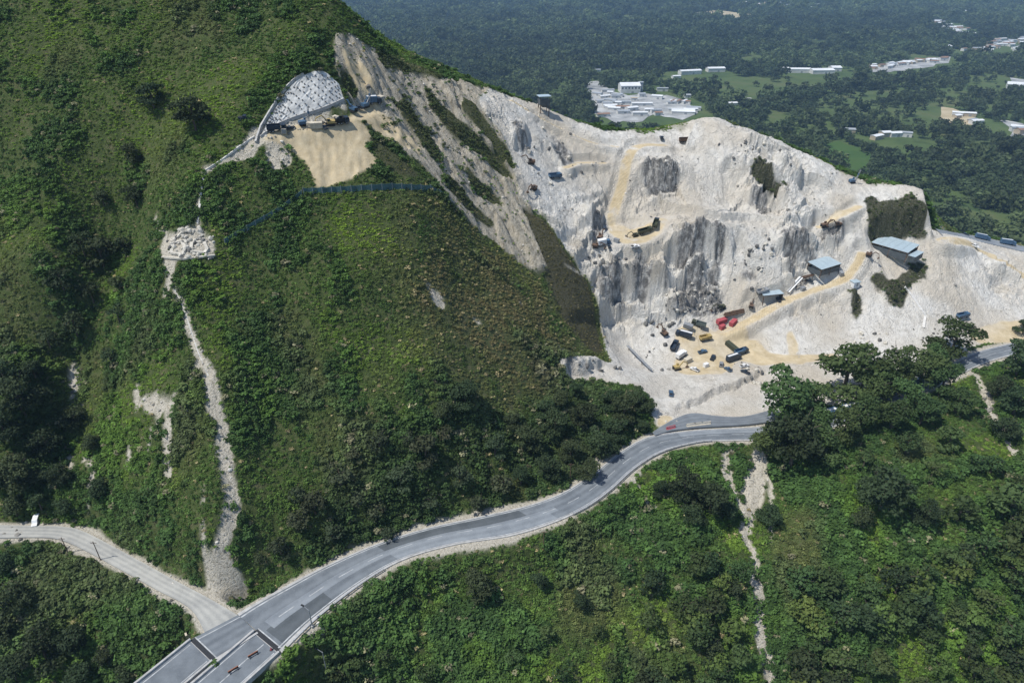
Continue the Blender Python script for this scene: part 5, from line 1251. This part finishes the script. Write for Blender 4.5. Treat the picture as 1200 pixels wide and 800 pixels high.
# ------------------------------------------------------------------ sheds, tower, conveyors
M_SHEET = plain('blue_grey_sheet', (0.40, 0.50, 0.56), 0.4, 0.1, var=0.12, scale=.6)
M_SHEET2 = plain('dark_sheet_wall', (0.07, 0.085, 0.095), 0.6, var=0.3, scale=.6)
def open_shed(u, v, ax, L, D, h, label, wall_end=False, leanto=False, drop=0.9):
    P_, ok = hit(u, v); x, y = P_[0], P_[1]; z0 = ground(x, y); o = empty('open_shed', (x, y, z0), ax)
    n_ = max(3, int(L / 2.8))
    for k in range(n_):
        w = L / n_; m = MB(); x0 = -L/2 + k * w
        m.add([(x0 + .04, -D/2, h), (x0 + w - .04, -D/2, h), (x0 + w - .04, D/2, h + drop), (x0 + .04, D/2, h + drop), (x0 + .04, -D/2, h + .14), (x0 + w - .04, -D/2, h + .14), (x0 + w - .04, D/2, h + drop + .14), (x0 + .04, D/2, h + drop + .14)],
              [(3,2,1,0),(4,5,6,7),(0,1,5,4),(1,2,6,5),(2,3,7,6),(3,0,4,7)]); m.build('roof_panel', M_SHEET, o)
    pm = MB(); pm.box((0, 0, 0), (.25, .25, 1)); pme = pm.mesh('post'); pme.materials.append(M_RUST)
    for k in range(n_ // 2 + 1):
        for s in (-1, 1):
            xx, yy_ = -L/2 + .4 + k * (L - .8) / (n_ // 2), s * (D/2 - .4); hh = h + (drop if s > 0 else 0) + 2
            p = link('post', pme, None, o, (xx, yy_, hh / 2 - 2.05)); p.scale = (1, 1, hh)
    m = MB(); m.box((0, D/2 - .2, (h - .6) / 2 - .5), (L * .96, .12, h + .4)); m.build('back_wall', M_SHEET2, o)
    if L > 11:  # dark sheets stand in for the shade under the open roof
        m = MB(); m.box((0, -D/2 + .35, (h - 1.0) / 2 - .6), (L * .94, .12, h + .1)); m.build('front_shade_sheet', M_SHEET2, o)
        m = MB(); m.box((-L/2 + .3, 0, (h - 1.0) / 2 - .6), (.12, D * .88, h + .1)); m.build('side_wall', M_SHEET2, o)
    if wall_end: m = MB(); m.box((L/2 - .3, 0, h * .45 - .5), (.12, D * .9, h)); m.build('end_wall', M_SHEET2, o)
    m = MB(); m.box((0, -D/2 + .2, h - .15), (L * .98, .2, .3)); m.box((0, D/2 - .45, h + drop - .25), (L * .98, .2, .3)); m.build('beam', M_RUST, o)
    if leanto: m = MB(); m.box((L/2 + 1.6, -.6, h - 1.1), (3.0, D * .8, .16)); m.build('lean_to_roof', M_SHEET, o); m = MB(); m.box((L/2 + 2.9, -.6, (h - 1.2) / 2 - .6), (.2, D * .75, h - .2)); m.build('lean_to_wall', M_SHEET2, o)
    return tag(o, label, 'shed')
open_shed(1047, 293, R(-50), 16, 11, 2.6, 'large blue grey roofed open shed under the mossy cliff', False, True)
open_shed(965, 314, R(30), 13, 7.5, 2.0, 'blue grey roofed shed beside the white chute on the haul ramp', True)
open_shed(902, 349, R(12), 9.5, 5.0, 2.6, 'low flat shed at the haul ramp below the white chute', True, False, .3)
def hut(u, v, rz, s, label):
    P_, ok = hit(u, v); o = empty('hut', (P_[0], P_[1], ground(P_[0], P_[1])), R(rz))
    m = MB(); m.box((0, 0, .9), (s, s * .8, 2.6)); m.build('wall', M_WHITE, o)
    m = MB(); m.box((0, 0, 2.3), (s + .5, s * .8 + .5, .18)); m.build('roof', M_SHEET, o)
    m = MB(); m.box((.2, -s * .4 - .03, 1.0), (.8, .08, 1.7)); m.build('door', M_GREY, o); return tag(o, label, 'hut')
hut(1001, 335, 20, 3.2, 'small pale hut above the bushy strip on the quarry slope')
def conveyor(u0, v0, u1, v1, h0, h1, w, mat, label):
    a, _ = hit(u0, v0); b, _ = hit(u1, v1); a = Vector((a[0], a[1], ground(a[0], a[1]))); b = Vector((b[0], b[1], ground(b[0], b[1])))
    o = empty('conveyor', a); d_ = b - a; A1, B1 = Vector((0, 0, h0)), d_ + Vector((0, 0, h1))
    m = MB(); m.bar(A1, B1, .18, w); m.build('belt', mat, o)
    sd_ = Vector((-d_.y, d_.x, 0)).normalized() * w / 2
    for s in (-1, 1):
        m = MB(); m.bar(A1 + sd_ * s + Vector((0, 0, .2)), B1 + sd_ * s + Vector((0, 0, .2)), .5, .15); m.build('side_rail', mat, o)
    for t in (.08, .36, .64, .92):
        p = A1.lerp(B1, t); zg = ground(a.x + p.x, a.y + p.y) - a.z
        m = MB()
        for s in (-1, 1): m.bar(p + sd_ * s * .9, (p.x + sd_.x * s * 1.3, p.y + sd_.y * s * 1.3, min(zg, p.z - .5) - .4), .14, .14)
        m.build('leg', M_RUST, o)
    return tag(o, label, 'conveyor')
conveyor(922, 345, 937, 333, 1.2, 3.2, 1.4, M_WHITE, 'white chute rising to the blue grey shed on the ramp')
conveyor(735, 408, 763, 436, 1.2, 1.0, .5, M_GREY, 'dark conveyor down the gully beside the olive hill strip')
conveyor(938, 331, 952, 327, 2.2, 2.0, 1.0, M_RUST, 'dark feeder joining the white chute to the shed')
def hopper_tower(u, v, label):
    P_, ok = hit(u, v); o = empty('hopper_tower', (P_[0], P_[1], ground(P_[0], P_[1])), R(15))
    pm = MB(); pm.box((0, 0, 0), (.3, .3, 7)); pme = pm.mesh('leg'); pme.materials.append(M_RUST)
    for sx in (-1, 1):
        for sy in (-1, 1): link('leg', pme, None, o, (sx * 2.0, sy * 1.6, 1.5))
    m = MB(); m.box((0, 0, 4.4), (4.6, 3.8, 2.2)); m.build('bin', M_SHEET2, o)
    m = MB(); m.box((0, 0, 2.7), (1.6, 1.4, 1.4), taper=2.2); m.build('funnel', M_SHEET2, o)
    m = MB(); m.box((0, 0, 6.9), (5.6, 4.8, .25)); m.build('roof', M_SHEET, o)
    m = MB()
    for sx in (-1, 1):
        for sy in (-1, 1): m.box((sx * 2.1, sy * 1.7, 6.1), (.16, .16, 1.5))
    m.build('roof_post', M_RUST, o); return tag(o, label, 'tower')
hopper_tower(637, 131, 'pale roofed hopper tower on legs at the quarry skyline')

# ------------------------------------------------------------------ anchored shotcrete wall
M_SHOT = plain('shotcrete', (0.52, 0.53, 0.52), 0.9, var=0.35, scale=.5, bump=.5)
WB = catmull([(306,162),(325,148),(350,138),(378,129),(403,118)], 6); WT = catmull([(314,142),(334,110),(356,89),(378,84),(397,99)], 6)
def wall_pt(s, t, lift):
    k = s * (len(WB) - 1); i = min(int(k), len(WB) - 2); f = k - i
    p = (WB[i] * (1 - f) + WB[i + 1] * f) * (1 - t) + (WT[i] * (1 - f) + WT[i + 1] * f) * t
    P_, ok = hit(p[0], p[1]); n_ = normal_at(P_[0], P_[1]); return Vector(P_) + n_ * lift, n_
org = wall_pt(.5, 0, 0)[0]; wall = empty('anchored_wall', org)
nu, nv = 26, 14; top_, bot_ = [], []
for j in range(nv + 1):
    for i in range(nu + 1):
        p, n_ = wall_pt(i / nu, j / nv, .22 + random.uniform(-.05, .05)); top_.append(p - org); bot_.append(p - n_ * 1.2 - org)
V_ = top_ + bot_; q0 = len(top_); F_ = []
ix = lambda i, j: j * (nu + 1) + i
for j in range(nv):
    for i in range(nu): F_.append((ix(i, j), ix(i + 1, j), ix(i + 1, j + 1), ix(i, j + 1)))
rim = [ix(i, 0) for i in range(nu)] + [ix(nu, j) for j in range(nv)] + [ix(i, nv) for i in range(nu, 0, -1)] + [ix(0, j) for j in range(nv, 0, -1)]
for a, b in zip(rim, rim[1:] + rim[:1]): F_.append((b, a, a + q0, b + q0))
m = MB(); m.add(V_, F_); m.build('shotcrete_face', M_SHOT, wall)
M_ANCHOR = plain('anchor_steel', (0.09, 0.09, 0.09), .8)
am = MB(); am.box((0, 0, .1), (.42, .42, .16)); ame = am.mesh('anchor_plate'); ame.materials.append(M_ANCHOR)
for j in range(9):
    for i in range(11):
        s, t = (i + .5 + .5 * (j % 2) + random.uniform(-.12, .12)) / 11.5, .08 + j * .1 + random.uniform(-.012, .012)
        if s > .97 or t > .93: continue
        p, n_ = wall_pt(s, t, .26); link('anchor_plate', ame, None, wall, p - org, n_.to_track_quat('Z', 'Y').to_euler())
def drape_bar(name, pts, w, h, lift, mat, parent, org, step=4):
    pts = densify(pts, step); Q = []
    for p in pts:
        P_, ok = hit(p[0], p[1])
        if ok and P_[1] < 345: Q.append(Vector((P_[0], P_[1], ground(P_[0], P_[1]) + lift)))
    m = MB()
    for a, b in zip(Q[:-1], Q[1:]):
        if (b - a).length < 14 and (b - a).length > .05: m.bar(a - org, b - org, h, w)
    return m.build(name, mat, parent)
drape_bar('footing_beam', [tuple(p) for p in WB], 1.0, .6, .35, M_CONC, wall, org)
drape_bar('edge_beam', [(300,168),(306,150),(318,130),(330,110),(344,96),(356,88)], 1.0, .6, .35, M_CONC, wall, org)
tag(wall, 'pale shotcrete wall studded with dark anchor plates above the machine pad', 'retaining wall')

# ------------------------------------------------------------------ rockfall net fence
M_NET = plain('teal_netting', (0.06, 0.13, 0.135), 0.8, var=0.35, scale=.7)
def net_fence(pts, h, label):
    pts = densify(pts, 11); Q = [Vector((*hit(u, v)[0][:2], 0)) for u, v in pts]
    for q_ in Q: q_.z = ground(q_.x, q_.y)
    o = empty('net_fence', Q[0]); org = Q[0]
    pm = MB(); pm.tube((0, 0, -.4), (0, 0, h + .2), .11, .09, 6); pme = pm.mesh('post'); pme.materials.append(M_GREY)
    for q_ in Q: link('post', pme, None, o, q_ - org)
    for a, b in zip(Q[:-1], Q[1:]):
        a, b = a - org, b - org; d_ = (b - a); n_ = Vector((-d_.y, d_.x, 0)).normalized() * .05; lo, hi = Vector((0, 0, -.1)), Vector((0, 0, h)); mm = (a + b) / 2 + n_ * random.uniform(2, 8)
        m = MB(); s = [a + lo, mm + lo, b + lo, b + hi, mm + hi * .88, a + hi]
        m.add([p - n_ for p in s] + [p + n_ for p in s], [(0,1,4,5),(1,2,3,4),(11,10,7,6),(10,9,8,7),(0,5,11,6),(2,8,9,3),(5,4,10,11),(4,3,9,10),(0,6,7,1),(1,7,8,2)]); m.build('net_panel', M_NET, o)
    return tag(o, label, 'fence')
net_fence([(264,286),(290,270),(330,247),(354,229)], 1.6, 'teal netting fence climbing from the stone terrace to the sand bank')
net_fence([(356,228),(400,226),(460,222),(505,224),(527,235)], 2.1, 'teal netting fence running level below the sand bank')

# ------------------------------------------------------------------ stones, terrace, drains
def stone_mesh(name, seed, mat, sub_=2):
    bm = bmesh.new(); bmesh.ops.create_icosphere(bm, subdivisions=sub_, radius=.5); q_ = np.random.default_rng(seed)
    pl = [(Vector(v).normalized(), q_.uniform(.28, .46)) for v in q_.normal(size=(9, 3))]
    for v in bm.verts:
        for n_, d_ in pl:
            k = v.co.dot(n_) - d_
            if k > 0: v.co -= n_ * k
        v.co *= q_.uniform(.94, 1.05)
    me = bpy.data.meshes.new(name); bm.to_mesh(me); bm.free(); me.materials.append(mat); return me
M_STONE_W = plain('pale_stone', (0.54, 0.515, 0.45), .95, var=.35, scale=1.2)
M_STONE_G = plain('grey_stone', (0.13, 0.13, 0.125), .95, var=.5, scale=1.2)
ST_W = [stone_mesh('boulder', 400 + k, M_STONE_W) for k in range(4)]; ST_G = [stone_mesh('boulder', 420 + k, M_STONE_G) for k in range(4)]
def boulder(u, v, s, grey, label, group):
    P_, ok = hit(u, v)
    if not ok or P_[1] > 340 or ROADD[np.searchsorted(ys, P_[1]) - 1, np.searchsorted(xs, P_[0]) - 1] < 1.5: return
    o = link('boulder', random.choice(ST_G if grey else ST_W), None, None, (P_[0], P_[1], ground(P_[0], P_[1]) + s * .15), (random.uniform(0, 6), random.uniform(0, 6), random.uniform(0, 6)))
    o.scale = (s, s * random.uniform(.7, 1.2), s * random.uniform(.6, .95)); tag(o, label, 'boulder', group)
bq = random.Random(5)
for (u0, v0, u1, v1, n_, grey, lb, gr) in [
    (780, 340, 845, 366, 34, .8, 'grey broken boulder in the rubble bank behind the parked trucks', 'rubble bank boulders'),
    (690, 290, 735, 312, 14, .7, 'grey boulder strewn below the loop road terrace', 'boulders below the terrace'),
    (840, 165, 930, 195, 16, .8, 'dark boulder on the pale summit slope of the quarry', 'summit slope boulders'),
    (860, 270, 905, 345, 24, .7, 'boulder on the broken slope beside the haul ramp', 'boulders beside the haul ramp'),
    (755, 370, 795, 440, 18, .7, 'boulder at the foot of the white rubble fan', 'boulders at the rubble fan'),
    (660, 420, 735, 446, 10, .6, 'boulder on the pale bench cut into the wooded spur', 'boulders on the pale bench'),
    (870, 428, 905, 450, 10, .3, 'pale boulder along the berm of the quarry floor', 'berm boulders'),
    (1000, 390, 1100, 410, 14, .4, 'boulder at the toe of the pale flank above the tall trees', 'toe boulders'),
    (610, 150, 690, 230, 14, .7, 'boulder on the upper quarry slope near the blue dump truck', 'upper slope boulders')]:
    for k in range(n_): boulder(bq.uniform(u0, u1), bq.uniform(v0, v1), bq.uniform(.8, 2.4), bq.random() < grey, lb, gr)
# stone terrace on the nose
Pc, ok = hit(220, 292); org = Vector((Pc[0], Pc[1], ground(Pc[0], Pc[1]))); ter = empty('stone_terrace', org)
for k in range(120):
    u, v = bq.uniform(188, 252), bq.uniform(268, 304)
    if u < 196 + (v < 278) * 14 or (u > 238 and v < 276): continue
    P_, ok = hit(u, v)
    if not ok: continue
    s = bq.uniform(.4, 1.1) ** 2 * 1.4 + .3; o = link('stone', random.choice(ST_W if bq.random() < .9 else ST_G), None, ter, Vector((P_[0], P_[1], ground(P_[0], P_[1]) + s * .1)) - org, (bq.uniform(0, 6), bq.uniform(0, 6), bq.uniform(0, 6))); o.scale = (s, s, s * .8)
for pts in ([(201,297),(203,286),(213,283),(217,292),(214,299),(201,297)], [(224,295),(225,285),(239,284),(243,293),(240,297),(224,295)], [(208,279),(214,272),(230,270),(238,277)], [(190,302),(214,304),(236,302),(252,300)]):
    drape_bar('cell_wall', pts, .5, .9, .25, M_STONE_W, ter, org, 3)
tag(ter, 'ruined pale stone terrace on the green nose of the hill', 'terrace')
M_PALE_CONC = plain('pale_concrete', (0.62, 0.61, 0.58), .9, var=.2)
def drain(pts, w, label, lift=-.08):
    P_, ok = hit(*pts[0]); org = Vector((P_[0], P_[1], ground(P_[0], P_[1]))); o = empty('concrete_drain', org)
    drape_bar('channel', pts, w, w, lift, M_PALE_CONC, o, org, 3.5); return tag(o, label, 'drain')
drain([(204,338),(214,358),(222,382),(232,412),(244,440)], .25, 'thin concrete drain at the upper end of the long white scar')
drain([(298,160),(280,172),(262,186),(240,200),(236,225),(232,262)], .6, 'thin concrete steps from the anchored wall down to the stone terrace')
drain([(1060,336),(1072,352),(1084,370),(1082,384)], 1.0, 'grey drain pipe down the pale flank from the bushy strip')

# loose rubble
rub = variants('rubble_kinds', [(np.array([v.co for v in me.vertices]), np.array([p.vertices for p in me.polygons])) for me in [stone_mesh('rubble', 440 + k, M_STONE_W, 1) for k in range(4)]])
M_RUB, nt_, b_ = new_mat('rubble_stone'); at_ = nd(nt_, 'ShaderNodeAttribute', attribute_name='tint', attribute_type='INSTANCER'); nt_.links.new(at_.outputs['Color'], b_.inputs['Base Color']); b_.inputs['Roughness'].default_value = .95
for o in rub.objects: o.data.materials.clear(); o.data.materials.append(M_RUB)
N = 60000
px = rng.uniform(-190, 262, N); py = rng.uniform(100, 335, N)
pr = hlook(np.clip(z_rock * (1 - .8 * TAN) * (0.12 + 0.9 * DARK) + z_streak * .22 + SCAR * .8 * sstep(1.2, 3, ROADD), 0, 1) * sstep(0.5, 1.5, UPD), px, py) * sstep(-.1, .35, fbm(px, py, 12, 3, 99))
k = rng.random(N) < pr; px, py = px[k], py[k]; Pq = np.stack([px, py, hlook(Z, px, py)], -1); Pq = Pq[inview(Pq, 60, 40)]
s_ = rng.gamma(2.2, .26, len(Pq)) + .2; g_ = rng.uniform(.10, .60, (len(Pq), 1))
scatter('rubble', Pq, g_ * np.array([[1, .96, .86]]), np.stack([s_, s_, s_ * .8], -1), rng.integers(0, 4, len(Pq)), rub, 'loose broken rock scattered over the quarry faces and scars', 'rubble')
